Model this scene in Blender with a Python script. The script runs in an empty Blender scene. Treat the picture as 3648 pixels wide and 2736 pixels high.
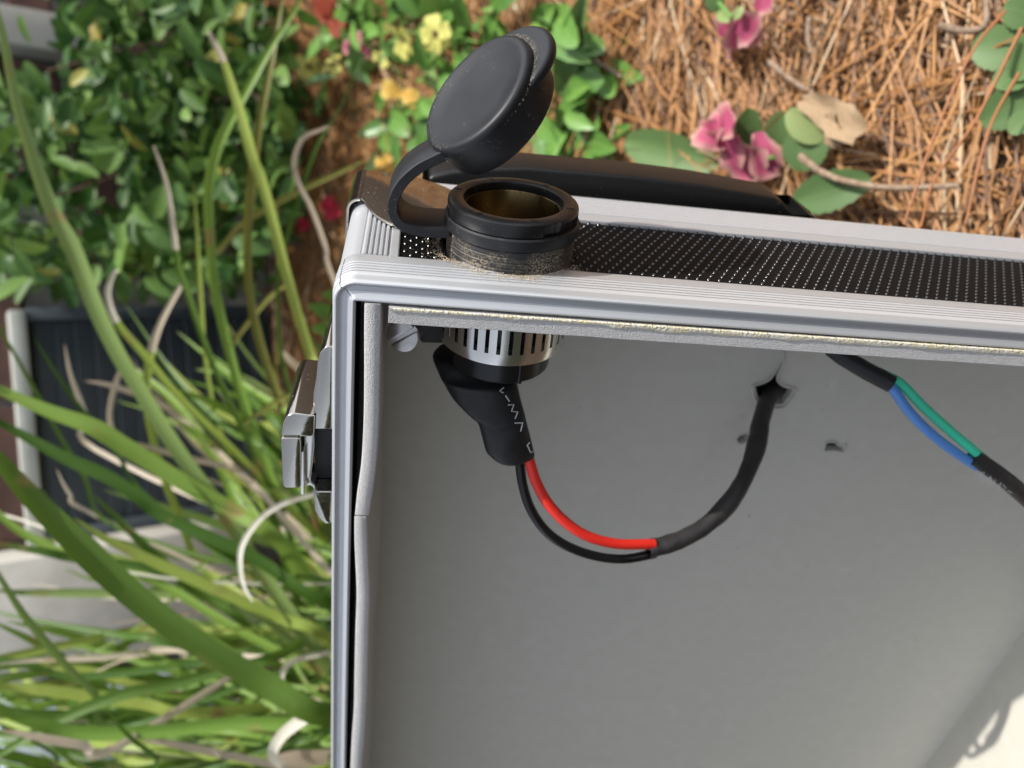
import bpy, bmesh, math, random
from mathutils import Vector, Matrix, noise
random.seed(7)
rnd = random.random
sc = bpy.context.scene
COL = sc.collection

# ------------------------------------------------------------------ camera, sky, sun
PITCH = math.radians(36); ROLL = math.radians(5)
F_PX, CX, CY = 2800.0, 1824.0, 1368.0          # photograph's pixels (3648 x 2736)
CAM_H = 0.47
# the photograph is turned on its side: the world's up is the picture's left
Uc = Vector((-math.cos(PITCH)*math.cos(ROLL), math.cos(PITCH)*math.sin(ROLL), -math.sin(PITCH)))   # up in camera axes (x right, y down, z ahead)
Fc = (Vector((0, 0, 1)) - Vector((0, 0, 1)).dot(Uc)*Uc).normalized()
Rc = Fc.cross(Uc)                                # world +X in camera axes
C2W = Matrix((Rc, Fc, Uc))                       # camera axes -> world
CAMPOS = Vector((0, 0, CAM_H))

def to_world(c): return C2W @ c + CAMPOS
def ray_c(px, py): return Vector(((px-CX)/F_PX, (py-CY)/F_PX, 1.0))
def at_depth(px, py, d): return to_world(ray_c(px, py)*d)
def at_height(px, py, h):
    r = C2W @ ray_c(px, py)
    return CAMPOS + r*((h-CAM_H)/r.z)

cam = bpy.data.cameras.new('camera'); cam_ob = bpy.data.objects.new('camera', cam); COL.objects.link(cam_ob)
cx, cy, cz = C2W @ Vector((1, 0, 0)), C2W @ Vector((0, -1, 0)), C2W @ Vector((0, 0, -1))
m4 = Matrix((cx, cy, cz)).transposed().to_4x4(); m4.translation = CAMPOS
cam_ob.matrix_world = m4
cam.sensor_width = 7.44; cam.lens = F_PX/3648*7.44
cam.clip_start = 0.005; cam.clip_end = 400
cam.dof.use_dof = True; cam.dof.focus_distance = 0.207; cam.dof.aperture_fstop = 2.5
sc.camera = cam_ob

# case axes in camera coordinates, from the vanishing points of its edges
vx = Vector((19500, 1150, F_PX)).normalized(); vy = Vector((-655, 4290, F_PX)); vy = (vy - vy.dot(vx)*vx).normalized()
vz = vx.cross(vy)
AX = [vx, -vy, -vz]                              # along the rail, out of the socket wall, out of the opening
O_c = ray_c(1181, 990)*0.190
CASE = Matrix([C2W @ a for a in AX]).transposed().to_4x4(); CASE.translation = to_world(O_c)
def W(px, py, ax, val):
    """case coordinates in mm of the point where the view through a pixel meets the case plane ax = val"""
    r = ray_c(px, py); rr = Vector([a.dot(r) for a in AX]); oo = Vector([a.dot(O_c) for a in AX])
    t = (val*0.001 + oo[ax])/rr[ax]
    return (rr*t - oo)*1000

S = (CASE.to_3x3() @ Vector((-1, 0.735, 0.170))).normalized()
sun = bpy.data.lights.new('sun', 'SUN'); sun.energy = 3.05; sun.angle = math.radians(0.53); sun.color = (1, .955, .88)
sun_ob = bpy.data.objects.new('sun', sun); COL.objects.link(sun_ob)
sun_ob.rotation_euler = (-S).to_track_quat('-Z', 'Y').to_euler(); sun_ob.location = S*5
wd = bpy.data.worlds.new('World'); sc.world = wd; wd.use_nodes = True
nt = wd.node_tree; bg = nt.nodes['Background']
sky = nt.nodes.new('ShaderNodeTexSky'); sky.sky_type = 'NISHITA'; sky.sun_disc = False
sky.sun_elevation = math.asin(S.z); sky.sun_rotation = math.atan2(S.x, S.y); sky.dust_density = 1.5
hs = nt.nodes.new('ShaderNodeHueSaturation'); hs.inputs['Saturation'].default_value = .38      # a thin white haze over the whole sky
nt.links.new(sky.outputs[0], hs.inputs['Color']); nt.links.new(hs.outputs[0], bg.inputs[0]); bg.inputs[1].default_value = 0.15
vs = sc.view_settings; vs.view_transform = 'Standard'; vs.look = 'None'; vs.exposure = 0.92; vs.gamma = 1; vs.use_curve_mapping = False
sc.cycles.max_bounces = 8

# ------------------------------------------------------------------ materials
def new_mat(name):
    m = bpy.data.materials.new(name); m.use_nodes = True
    return m, m.node_tree, m.node_tree.nodes['Principled BSDF']
def mat(name, col, rough=.5, metal=0., spec=.5, var=None, vscale=400, bump=0., bscale=2000, bdist=.0003, rvar=0., detail=4, stretch=None, coat=0.):
    m, t, p = new_mat(name)
    p.inputs['Base Color'].default_value = (*col, 1); p.inputs['Roughness'].default_value = rough
    p.inputs['Metallic'].default_value = metal; p.inputs['Specular IOR Level'].default_value = spec
    p.inputs['Coat Weight'].default_value = coat
    tc = t.nodes.new('ShaderNodeTexCoord'); src = tc.outputs['Object']
    if stretch:
        mp = t.nodes.new('ShaderNodeMapping'); mp.inputs['Scale'].default_value = stretch; t.links.new(src, mp.inputs[0]); src = mp.outputs[0]
    if var or rvar:
        n = t.nodes.new('ShaderNodeTexNoise'); n.inputs['Scale'].default_value = vscale; n.inputs['Detail'].default_value = detail
        t.links.new(src, n.inputs['Vector'])
        if var:
            r = t.nodes.new('ShaderNodeValToRGB'); e = r.color_ramp.elements
            e[0].position = .32; e[1].position = .68
            e[0].color = (*col, 1); e[1].color = (*var, 1)
            t.links.new(n.outputs[0], r.inputs[0]); t.links.new(r.outputs[0], p.inputs['Base Color'])
        if rvar:
            mr = t.nodes.new('ShaderNodeMapRange'); mr.inputs[3].default_value = rough-rvar; mr.inputs[4].default_value = rough+rvar
            t.links.new(n.outputs[0], mr.inputs[0]); t.links.new(mr.outputs[0], p.inputs['Roughness'])
    if bump:
        n2 = t.nodes.new('ShaderNodeTexNoise'); n2.inputs['Scale'].default_value = bscale; n2.inputs['Detail'].default_value = 3
        t.links.new(src, n2.inputs['Vector'])
        b = t.nodes.new('ShaderNodeBump'); b.inputs['Strength'].default_value = bump; b.inputs['Distance'].default_value = bdist
        t.links.new(n2.outputs[0], b.inputs['Height']); t.links.new(b.outputs[0], p.inputs['Normal'])
    return m
def add_specks(m, col, scale, thr, soft=.03, rough=.9, mask_scale=60, mask=(.45, .6)):
    """dust or dirt: a second base colour laid over the first in small noisy flecks, thicker in patches"""
    t = m.node_tree; p = t.nodes['Principled BSDF']
    tc = t.nodes.new('ShaderNodeTexCoord')
    n = t.nodes.new('ShaderNodeTexNoise'); n.inputs['Scale'].default_value = scale; n.inputs['Detail'].default_value = 3
    k = t.nodes.new('ShaderNodeTexNoise'); k.inputs['Scale'].default_value = mask_scale; k.inputs['Detail'].default_value = 2
    t.links.new(tc.outputs['Object'], n.inputs['Vector']); t.links.new(tc.outputs['Object'], k.inputs['Vector'])
    a = t.nodes.new('ShaderNodeMapRange'); a.inputs[1].default_value = thr; a.inputs[2].default_value = thr+soft
    b = t.nodes.new('ShaderNodeMapRange'); b.inputs[1].default_value = mask[0]; b.inputs[2].default_value = mask[1]
    t.links.new(n.outputs[0], a.inputs[0]); t.links.new(k.outputs[0], b.inputs[0])
    mu = t.nodes.new('ShaderNodeMath'); mu.operation = 'MULTIPLY'; t.links.new(a.outputs[0], mu.inputs[0]); t.links.new(b.outputs[0], mu.inputs[1])
    mx = t.nodes.new('ShaderNodeMix'); mx.data_type = 'RGBA'; t.links.new(mu.outputs[0], mx.inputs[0])
    old = p.inputs['Base Color']
    if old.is_linked: t.links.new(old.links[0].from_socket, mx.inputs[6])
    else: mx.inputs[6].default_value = old.default_value
    mx.inputs[7].default_value = (*col, 1); t.links.new(mx.outputs[2], p.inputs['Base Color'])
    mr = t.nodes.new('ShaderNodeMix'); mr.data_type = 'FLOAT'; t.links.new(mu.outputs[0], mr.inputs[0])
    ro = p.inputs['Roughness']
    if ro.is_linked: t.links.new(ro.links[0].from_socket, mr.inputs[2])
    else: mr.inputs[2].default_value = ro.default_value
    mr.inputs[3].default_value = rough; t.links.new(mr.outputs[0], ro)
    return m
def leaf_mat(name, c0, c1, rough=.42, trans=.25, veins=True, attr=None, spots=False, spec=.30):
    """leaf: each object takes its own green between c0 and c1; a little light passes through"""
    m, t, p = new_mat(name); out = t.nodes['Material Output']
    oi = t.nodes.new('ShaderNodeObjectInfo'); tc = t.nodes.new('ShaderNodeTexCoord')
    n = t.nodes.new('ShaderNodeTexNoise'); n.inputs['Scale'].default_value = 3.0; t.links.new(tc.outputs['Generated'], n.inputs['Vector'])
    ad = t.nodes.new('ShaderNodeMath'); ad.operation = 'MULTIPLY_ADD'; ad.inputs[1].default_value = .5; t.links.new(n.outputs[0], ad.inputs[0])
    su = t.nodes.new('ShaderNodeMath'); su.operation = 'SUBTRACT'; su.inputs[1].default_value = .25; t.links.new(oi.outputs['Random'], su.inputs[0]); t.links.new(su.outputs[0], ad.inputs[2])
    mx = t.nodes.new('ShaderNodeMix'); mx.data_type = 'RGBA'; mx.inputs[6].default_value = (*c0, 1); mx.inputs[7].default_value = (*c1, 1)
    t.links.new(ad.outputs[0], mx.inputs[0]); col = mx.outputs[2]
    if veins:
        sx = t.nodes.new('ShaderNodeSeparateXYZ'); t.links.new(tc.outputs['Object'], sx.inputs[0])
        def M2(op, a, b=None):
            n_ = t.nodes.new('ShaderNodeMath'); n_.operation = op
            for k_, v_ in enumerate((a, b)):
                if v_ is None: continue
                if isinstance(v_, (int, float)): n_.inputs[k_].default_value = v_
                else: t.links.new(v_, n_.inputs[k_])
            return n_.outputs[0]
        ab = M2('ABSOLUTE', sx.outputs[0]); rib = M2('LESS_THAN', ab, .012)
        sv = M2('GREATER_THAN', M2('SINE', M2('MULTIPLY', M2('SUBTRACT', sx.outputs[1], M2('MULTIPLY', ab, 1.1)), 52.)), .86)
        va = M2('MAXIMUM', rib, M2('MULTIPLY', sv, .45)); vm = t.nodes.new('ShaderNodeMix'); vm.data_type = 'RGBA'
        t.links.new(M2('MULTIPLY', va, .26), vm.inputs[0]); t.links.new(col, vm.inputs[6]); vm.inputs[7].default_value = (min(1, c1[0]*1.9), min(1, c1[1]*1.5), min(1, c1[2]*1.7), 1); col = vm.outputs[2]
    if attr:
        at = t.nodes.new('ShaderNodeAttribute'); at.attribute_name = attr; col = at.outputs['Color']
    if spots:
        aa = t.nodes.new('ShaderNodeAttribute'); aa.attribute_name = 'across'
        q1 = t.nodes.new('ShaderNodeMath'); q1.operation = 'MULTIPLY'; q1.inputs[1].default_value = 21.; t.links.new(aa.outputs['Fac'], q1.inputs[0])
        q2 = t.nodes.new('ShaderNodeMath'); q2.operation = 'SINE'; t.links.new(q1.outputs[0], q2.inputs[0])
        q3 = t.nodes.new('ShaderNodeMapRange'); q3.inputs[1].default_value = -1.; q3.inputs[3].default_value = .72; q3.inputs[4].default_value = 1.12; t.links.new(q2.outputs[0], q3.inputs[0])
        q4 = t.nodes.new('ShaderNodeVectorMath'); q4.operation = 'SCALE'; t.links.new(col, q4.inputs[0]); t.links.new(q3.outputs[0], q4.inputs['Scale']); col = q4.outputs[0]
        ns = t.nodes.new('ShaderNodeTexNoise'); ns.inputs['Scale'].default_value = 28; ns.inputs['Detail'].default_value = 5; t.links.new(tc.outputs['Object'], ns.inputs['Vector'])
        mr = t.nodes.new('ShaderNodeMapRange'); mr.inputs[1].default_value = .60; mr.inputs[2].default_value = .72; t.links.new(ns.outputs[0], mr.inputs[0])
        sm = t.nodes.new('ShaderNodeMix'); sm.data_type = 'RGBA'; t.links.new(mr.outputs[0], sm.inputs[0]); t.links.new(col, sm.inputs[6]); sm.inputs[7].default_value = (.26, .20, .07, 1); col = sm.outputs[2]
    t.links.new(col, p.inputs['Base Color']); p.inputs['Roughness'].default_value = rough
    p.inputs['Specular IOR Level'].default_value = spec
    tr = t.nodes.new('ShaderNodeBsdfTranslucent'); t.links.new(col, tr.inputs[0])
    ms = t.nodes.new('ShaderNodeMixShader'); ms.inputs[0].default_value = trans
    t.links.new(p.outputs[0], ms.inputs[1]); t.links.new(tr.outputs[0], ms.inputs[2]); t.links.new(ms.outputs[0], out.inputs[0])
    return m
def attr_mat(name, attr='Col', rough=.6, spec=.4):
    m, t, p = new_mat(name)
    at = t.nodes.new('ShaderNodeAttribute'); at.attribute_name = attr; t.links.new(at.outputs['Color'], p.inputs['Base Color'])
    p.inputs['Roughness'].default_value = rough; p.inputs['Specular IOR Level'].default_value = spec
    return m

ALU = mat('satin_aluminium', (.52, .53, .545), .42, .55, var=(.50, .51, .525), vscale=300, bump=.05, bscale=4000, bdist=.0001, rvar=.05)
ALU_BR = mat('brushed_aluminium', (.52, .53, .545), .41, .55, var=(.495, .505, .52), vscale=900, stretch=(.01, 1, 1), rvar=.03)
ALU_RIDGE = mat('ridged_aluminium', (.64, .65, .67), .42, .5, rvar=.03, vscale=900, stretch=(.01, 1, 1))
CHROME = add_specks(mat('chrome', (.38, .36, .32), .09, 1., rvar=.05, vscale=120, bump=.03, bscale=900, bdist=.0002), (.55, .48, .36), 1500, .70, mask_scale=90)
STEEL = mat('clamp_steel', (.68, .66, .62), .22, 1., rvar=.07, vscale=300, stretch=(1, .05, 1))
DARKSTEEL = mat('screw_steel', (.46, .44, .42), .30, 1., var=(.38, .36, .34), vscale=500)
ABS = add_specks(mat('black_textured_panel', (.006, .006, .0065), .5, spec=.05, rvar=.05, vscale=300), (.16, .13, .10), 1500, .74, mask_scale=40, mask=(.55, .75))
ABS_TIP = mat('black_panel_studs', (.006, .006, .0065), .19, spec=.7)
PLASTIC = add_specks(mat('black_handle_plastic', (.006, .006, .006), .40, spec=.32, bump=.25, bscale=2500, bdist=.0001), (.45, .42, .36), 1900, .735, .02, mask_scale=50, mask=(.35, .55))
RUBBER = add_specks(mat('black_rubber', (.007, .0075, .009), .46, spec=.34, bump=.15, bscale=5000, bdist=.00006, var=(.013, .0135, .016), vscale=120), (.22, .19, .15), 1800, .60, .14, mask_scale=110, mask=(.56, .70))
RUBBER2 = mat('black_socket_plastic', (.007, .007, .0075), .34, spec=.4, rvar=.12, vscale=160, bump=.2, bscale=1200, bdist=.0001)
add_specks(RUBBER2, (.25, .21, .16), 1600, .66, .05, mask_scale=120, mask=(.5, .62))
DUSTY = mat('dusty_thread', (.015, .015, .015), .55, bump=.4, bscale=1500, bdist=.0002)
add_specks(DUSTY, (.33, .27, .19), 2200, .50, .05, mask_scale=80, mask=(.32, .60))
BRASS = mat('brass_liner', (.24, .17, .075), .28, 1., var=(.13, .09, .04), vscale=200, stretch=(1, .15, 1), rvar=.1)
BLACKIN = mat('black_inner_panel', (.012, .012, .013), .6)
FOAM = mat('grey_foam', (.515, .50, .44), .92, spec=.15, var=(.54, .525, .465), vscale=140, bump=.7, bscale=2600, bdist=.0004, detail=5)
FOAM_E = mat('cut_foam_edge', (.42, .415, .40), .8, spec=.3, var=(.52, .51, .50), vscale=1300, bump=.8, bscale=2600, bdist=.0004)
GLUE = mat('dried_glue', (.62, .55, .36), .7, var=(.66, .63, .55), vscale=250, bump=1., bscale=1200, bdist=.0008)
SHRINK = mat('black_shrink_tube', (.010, .010, .0105), .44, spec=.38, var=(.015, .0145, .0145), vscale=90, bump=.2, bscale=700, bdist=.0003)
SHRINK2 = mat('charcoal_cable_sleeve', (.015, .014, .014), .5, spec=.4, var=(.035, .032, .032), vscale=70, bump=.35, bscale=350, bdist=.0006)
W_RED = mat('red_wire', (.62, .022, .012), .38, spec=.5, bump=.1, bscale=300)
add_specks(W_RED, (.30, .03, .02), 420, .62, .12, rough=.6, mask_scale=70, mask=(.45, .62))
W_BLACK = mat('black_wire', (.007, .007, .0075), .3, spec=.42)
W_BLUE = mat('blue_wire', (.10, .27, .66), .38, spec=.5)
W_GREEN = mat('green_wire', (.06, .66, .40), .38, spec=.5)
PRINT = mat('white_print', (.55, .58, .6), .6)
GAP = mat('dark_seam', (.01, .01, .01), .8)
SAWDUST = mat('sawdust', (.52, .44, .33), .9, var=(.38, .31, .22), vscale=2000)

add_specks(FOAM, (.58, .57, .52), 70, .60, .25, rough=.9, mask_scale=14, mask=(.45, .65))
add_specks(FOAM, (.36, .34, .29), 260, .70, .08, rough=.95, mask_scale=22, mask=(.55, .68))
# ------------------------------------------------------------------ mesh builder
MM = .001
class MB:
    def __init__(s): s.v = []; s.f = []; s.mi = []; s.c = None
    def add(s, vs, fs, mi=0):
        o = len(s.v); s.v += [tuple(v) for v in vs]; s.f += [tuple(i+o for i in f) for f in fs]; s.mi += [mi]*len(fs)
    def grid(s, rows, close_u=False, close_v=False, mi=0):
        """rows of equal length -> quads"""
        n, m = len(rows), len(rows[0]); vs = [p for r in rows for p in r]; fs = []
        for i in range(n if close_u else n-1):
            for j in range(m if close_v else m-1):
                a, b = i, (i+1) % n; c, d = j, (j+1) % m
                fs.append((a*m+c, a*m+d, b*m+d, b*m+c))
        s.add(vs, fs, mi)
    def lathe(s, prof, n=64, a0=0., a1=2*math.pi, rf=None, mi=0):
        """profile (r, h) about local y"""
        full = abs(a1-a0-2*math.pi) < 1e-6; rows = []
        for i in range(n if full else n+1):
            a = a0+(a1-a0)*i/n
            rows.append([((rf(r, h, a) if rf else r)*math.cos(a), h, (rf(r, h, a) if rf else r)*math.sin(a)) for r, h in prof])
        s.grid(rows, close_u=full, mi=mi)
    def tube(s, pts, rad, n=12, caps=True, sq=None, mi=0, wob=0.):
        pts = [Vector(p) for p in pts]; rows = []; up = None
        for i, p in enumerate(pts):
            t = (pts[min(i+1, len(pts)-1)]-pts[max(i-1, 0)]).normalized()
            if up is None: up = t.orthogonal().normalized()
            up = (up - up.dot(t)*t).normalized(); w = t.cross(up)
            r = rad[i] if isinstance(rad, (list, tuple)) else rad
            row = []
            for k in range(n):
                a = 2*math.pi*k/n; q = r*(1+wob*noise.noise(Vector((i*.35, math.cos(a), math.sin(a)))))
                row.append(p + up*math.cos(a)*q + w*math.sin(a)*q)
            rows.append(row)
        o = len(s.v); s.grid(rows, close_v=True, mi=mi)
        if caps:
            s.f += [tuple(range(o+n-1, o-1, -1)), tuple(range(o+(len(pts)-1)*n, o+len(pts)*n))]; s.mi += [mi, mi]
    def prism(s, poly, lo, hi, fn, mi=0):
        """poly in 2D, extruded from lo to hi; fn(a, b, t) -> 3D"""
        n = len(poly); vs = [fn(a, b, lo) for a, b in poly]+[fn(a, b, hi) for a, b in poly]
        fs = [tuple(range(n-1, -1, -1)), tuple(range(n, 2*n))]+[(i, (i+1) % n, n+(i+1) % n, n+i) for i in range(n)]
        s.add(vs, fs, mi)
    def box(s, lo, hi, mi=0):
        (a, b, c), (d, e, f) = lo, hi
        s.add([(a, b, c), (d, b, c), (d, e, c), (a, e, c), (a, b, f), (d, b, f), (d, e, f), (a, e, f)],
              [(0, 3, 2, 1), (4, 5, 6, 7), (0, 1, 5, 4), (1, 2, 6, 5), (2, 3, 7, 6), (3, 0, 4, 7)], mi)
    def build(s, name, mats, parent=None, smooth=35, scale=MM, bevel=0., seg=2, fix=True):
        me = bpy.data.meshes.new(name); me.from_pydata([(x*scale, y*scale, z*scale) for x, y, z in s.v], [], s.f)
        mats = mats if isinstance(mats, (list, tuple)) else [mats]
        for m in mats: me.materials.append(m)
        me.polygons.foreach_set('material_index', s.mi)
        if s.c:
            ca = me.color_attributes.new('Col', 'FLOAT_COLOR', 'POINT')
            ca.data.foreach_set('color', [k for c in s.c for k in (*c, 1.)])
        if fix or bevel:
            bm = bmesh.new(); bm.from_mesh(me)
            bmesh.ops.remove_doubles(bm, verts=bm.verts, dist=1e-7)
            if fix: bmesh.ops.recalc_face_normals(bm, faces=bm.faces)
            if bevel:
                es = [e for e in bm.edges if len(e.link_faces) == 2 and e.calc_face_angle(0) > .5]
                bmesh.ops.bevel(bm, geom=es, offset=bevel*scale, segments=seg, affect='EDGES', profile=.5, clamp_overlap=True)
            bm.to_mesh(me); bm.free()
        if smooth:
            me.shade_smooth(); me.set_sharp_from_angle(angle=math.radians(smooth))
        return link(name, me, parent)
def link(name, me, parent=None):
    o = bpy.data.objects.new(name, me); COL.objects.link(o)
    if parent: o.parent = parent
    return o
def tag(o, label=None, cat=None, group=None, kind=None):
    if label: o['label'] = label
    if cat: o['category'] = cat
    if group: o['group'] = group
    if kind: o['kind'] = kind
    return o
def thing(name, label, cat, matrix=None, group=None):
    o = bpy.data.objects.new(name, None); COL.objects.link(o); o.empty_display_size = .02
    if matrix is not None: o.matrix_world = matrix
    return tag(o, label, cat, group)
def spline(pts, n=8):
    """Catmull-Rom through the points"""
    P = [Vector(p) for p in pts]; out = []
    P = [P[0]*2-P[1]]+P+[P[-1]*2-P[-2]]
    for i in range(1, len(P)-2):
        a, b, c, d = P[i-1:i+3]
        for k in range(n):
            t = k/n; out.append(.5*((2*b)+(c-a)*t+(2*a-5*b+4*c-d)*t*t+(3*b-a-3*c+d)*t**3))
    out.append(P[-2]); return out
def orient(base, d, nrm, L, wscale=1.):
    y = d.normalized(); z = (nrm - nrm.dot(y)*y)
    z = z.normalized() if z.length > 1e-5 else y.orthogonal().normalized(); x = y.cross(z)
    M = Matrix((x*L*wscale, y*L, z*L)).transposed().to_4x4(); M.translation = base; return M
def lerp(a, b, t): return a+(b-a)*t

# ------------------------------------------------------------------ ground, wall and far things
LX, LY, DZ = 356.0, -452.0, -76.5        # case: along the rail, down the opening, depth (mm)
SOIL = mat('dark_soil', (.035, .022, .014), .95, var=(.075, .045, .026), vscale=60, bump=1., bscale=150, bdist=.01, detail=6)
g = MB(); N = 60
rows = []
for i in range(N+1):
    row = []
    for j in range(N+1):
        x = -1.5+3*i/N; y = -.6+2.4*j/N
        row.append((x, y, -.006+.010*noise.noise(Vector((x*5, y*5, 2)))))
    rows.append(row)
g.grid(rows)
for (x0, y0, x1, y1) in ((-200, -200, 200, -.6), (-200, 1.8, 200, 200), (-200, -.6, -1.5, 1.8), (1.5, -.6, 200, 1.8)):
    g.add([(x0, y0, -.02), (x1, y0, -.02), (x1, y1, -.02), (x0, y1, -.02)], [(0, 1, 2, 3)])
tag(g.build('ground', SOIL, scale=1, fix=False), kind='structure')

WALL_Y = 1.36
BRICK = mat('red_brick', (.065, .032, .025), .9, var=(.11, .055, .042), vscale=25, bump=.8, bscale=200, bdist=.002)
MORTAR = mat('mortar', (.20, .185, .165), .95, bump=.6, bscale=300, bdist=.002)
wall = thing('brick_wall', 'dark red brick wall behind the shrub and the grass', 'wall', Matrix.Translation((0, WALL_Y, 0)))
b = MB(); b.box((-1.7, .012, -.05), (1.5, .12, .95)); b.build('mortar', MORTAR, wall, scale=1)
bb = MB(); bb.box((-.098, 0, -.030), (.098, .05, .030)); brick0 = bb.build('brick', BRICK, wall, scale=1, bevel=.004, seg=1)
VX0, VX1, VZ0, VZ1 = -.165, .165, .0, .365
first = True
for k in range(12):
    z = .036+k*.071
    for i in range(16):
        x = -1.62+i*.207+(.1035 if k % 2 else 0)
        if VX0-.10 < x < VX1+.10 and z < VZ1+.02: continue
        o = brick0 if first else brick0.copy()
        if not first: COL.objects.link(o)
        first = False
        o.parent = wall; o.location = (x, (rnd()-.5)*.004, z); o.rotation_euler = (0, (rnd()-.5)*.012, (rnd()-.5)*.015)
        o.scale = (1, 1, 1+.03*(rnd()-.5))
# crawl-space vent
SCREEN = mat('dark_vent_screen', (.040, .055, .066), .6, var=(.055, .07, .08), vscale=20)
WHITEP = mat('white_frame_paint', (.46, .48, .44), .6, var=(.36, .37, .33), vscale=15)
vent = thing('wall_vent', 'dark blue grey screened vent with a white frame low in the brick wall', 'vent', Matrix.Translation((0, WALL_Y, 0)))
b = MB(); b.box((VX0+.01, -.004, VZ0), (VX1-.01, .010, VZ1-.02)); b.build('backing', SCREEN, vent, scale=1)
sl = None
for k in range(13):
    z = .02+k*.0265
    if sl is None:
        b = MB(); b.add([(VX0+.012, -.006, -.011), (VX1-.012, -.006, -.011), (VX1-.012, -.011, .012), (VX0+.012, -.011, .012),
                         (VX0+.012, -.004, -.009), (VX1-.012, -.004, -.009), (VX1-.012, -.009, .014), (VX0+.012, -.009, .014)],
                        [(0, 1, 2, 3), (7, 6, 5, 4), (0, 4, 5, 1), (1, 5, 6, 2), (2, 6, 7, 3), (3, 7, 4, 0)])
        sl = b.build('slat', SCREEN, vent, scale=1, smooth=0); o = sl
    else:
        o = sl.copy(); COL.objects.link(o); o.parent = vent
    o.location = (0, 0, z)
b = MB(); b.box((VX0-.03, -.030, VZ1-.004), (VX1+.004, .004, VZ1+.018)); b.build('top_frame', WHITEP, vent, scale=1, bevel=.003)
for x0, x1 in ((VX0-.012, VX0+.011), (VX1-.011, VX1+.008)):
    b = MB(); b.box((x0, -.026, VZ0), (x1, .004, VZ1-.005)); b.build('side_frame', SCREEN, vent, scale=1, bevel=.002)
CONC = mat('pale_concrete', (.38, .365, .32), .9, var=(.52, .50, .45), vscale=18, bump=.5, bscale=200, bdist=.001)
step = MB(); step.box((-.335, WALL_Y-.14, .10), (-.172, WALL_Y-.03, .47))
tag(step.build('concrete_block', CONC, scale=1, bevel=.006), 'pale concrete block against the wall beyond the grass', 'block')
BLUEG = mat('weathered_blue_grey_slab', (.26, .33, .38), .7, var=(.45, .50, .53), vscale=22, detail=6, bump=.5, bscale=90, bdist=.002)
slab = MB(); slab.box((-.52, WALL_Y-.16, .16), (-.362, WALL_Y-.03, .44))
tag(slab.build('stone_slab', BLUEG, scale=1, bevel=.012), 'mottled blue grey slab against the wall beside the pale concrete block', 'slab')
LEDGE = mat('grey_ledge', (.34, .33, .30), .85, var=(.42, .40, .36), vscale=20)
lg = MB(); a_ = at_depth(60, 118, 1.16)
lg.box((a_.x-.030, WALL_Y-.05, .20), (a_.x+.028, WALL_Y-.006, .62)); tag(lg.build('wall_post', LEDGE, scale=1, bevel=.004), 'weathered grey board on the brick wall above the shrub', 'board')

# unseen hedge added behind the camera to block low sky and darken the chrome
hedge = thing('sky_blocking_hedge', 'unseen dark green hedge added behind the viewer to block the low sky', 'hedge')
HEDGE_L = mat('hedge_leaf', (.04, .05, .024), .5, var=(.07, .085, .038), vscale=8)
HEDGE_C = mat('hedge_twigs', (.03, .025, .016), .9)
RH = random.Random(77); hb = MB(); core = MB()
ha, hb_ = Vector((-3.1, .75, 0)), Vector((.8, -1.95, 0)); hd = (hb_-ha); hl = hd.length; hd = hd.normalized(); hn = Vector((-hd.y, hd.x, 0)); HH = .95
if hn.dot(-ha) < 0: hn = -hn
rows = []
for i in range(25):
    row = []
    for j in range(17):
        z = HH*j/16; q = ha+hd*hl*i/24; q = q+hn*(.10*noise.noise(Vector((i*.7, j*.7, 1)))-.04-.25*(j/16)**4); row.append((q.x, q.y, z))
    rows.append(row)
core.grid(rows); core.grid([[(x-hn.x*.7, y-hn.y*.7, z) for x, y, z in r] for r in rows]); core.build('branches', HEDGE_C, hedge, scale=1, fix=False)
for k in range(5000):
    u, v = RH.random(), RH.random(); q = ha+hd*hl*u+Vector((0, 0, HH*v))+hn*(RH.uniform(-.05, .14)-.25*v**4)
    M = orient(q, Vector((RH.gauss(0, 1), RH.gauss(0, 1), RH.gauss(0, .7))).normalized(), (hn+Vector((RH.gauss(0, .6), RH.gauss(0, .6), RH.gauss(.5, .6)))).normalized(), RH.uniform(.04, .07))
    hb.add([M @ Vector(c) for c in ((0, 0, 0), (.28, .45, .06), (0, .5, 0), (-.28, .45, .06), (0, 1, -.12))], [(0, 1, 2), (0, 2, 3), (1, 4, 2), (2, 4, 3)])
o = hb.build('leaves', HEDGE_L, hedge, scale=1, smooth=0, fix=False); o['kind'] = 'stuff'

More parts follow.
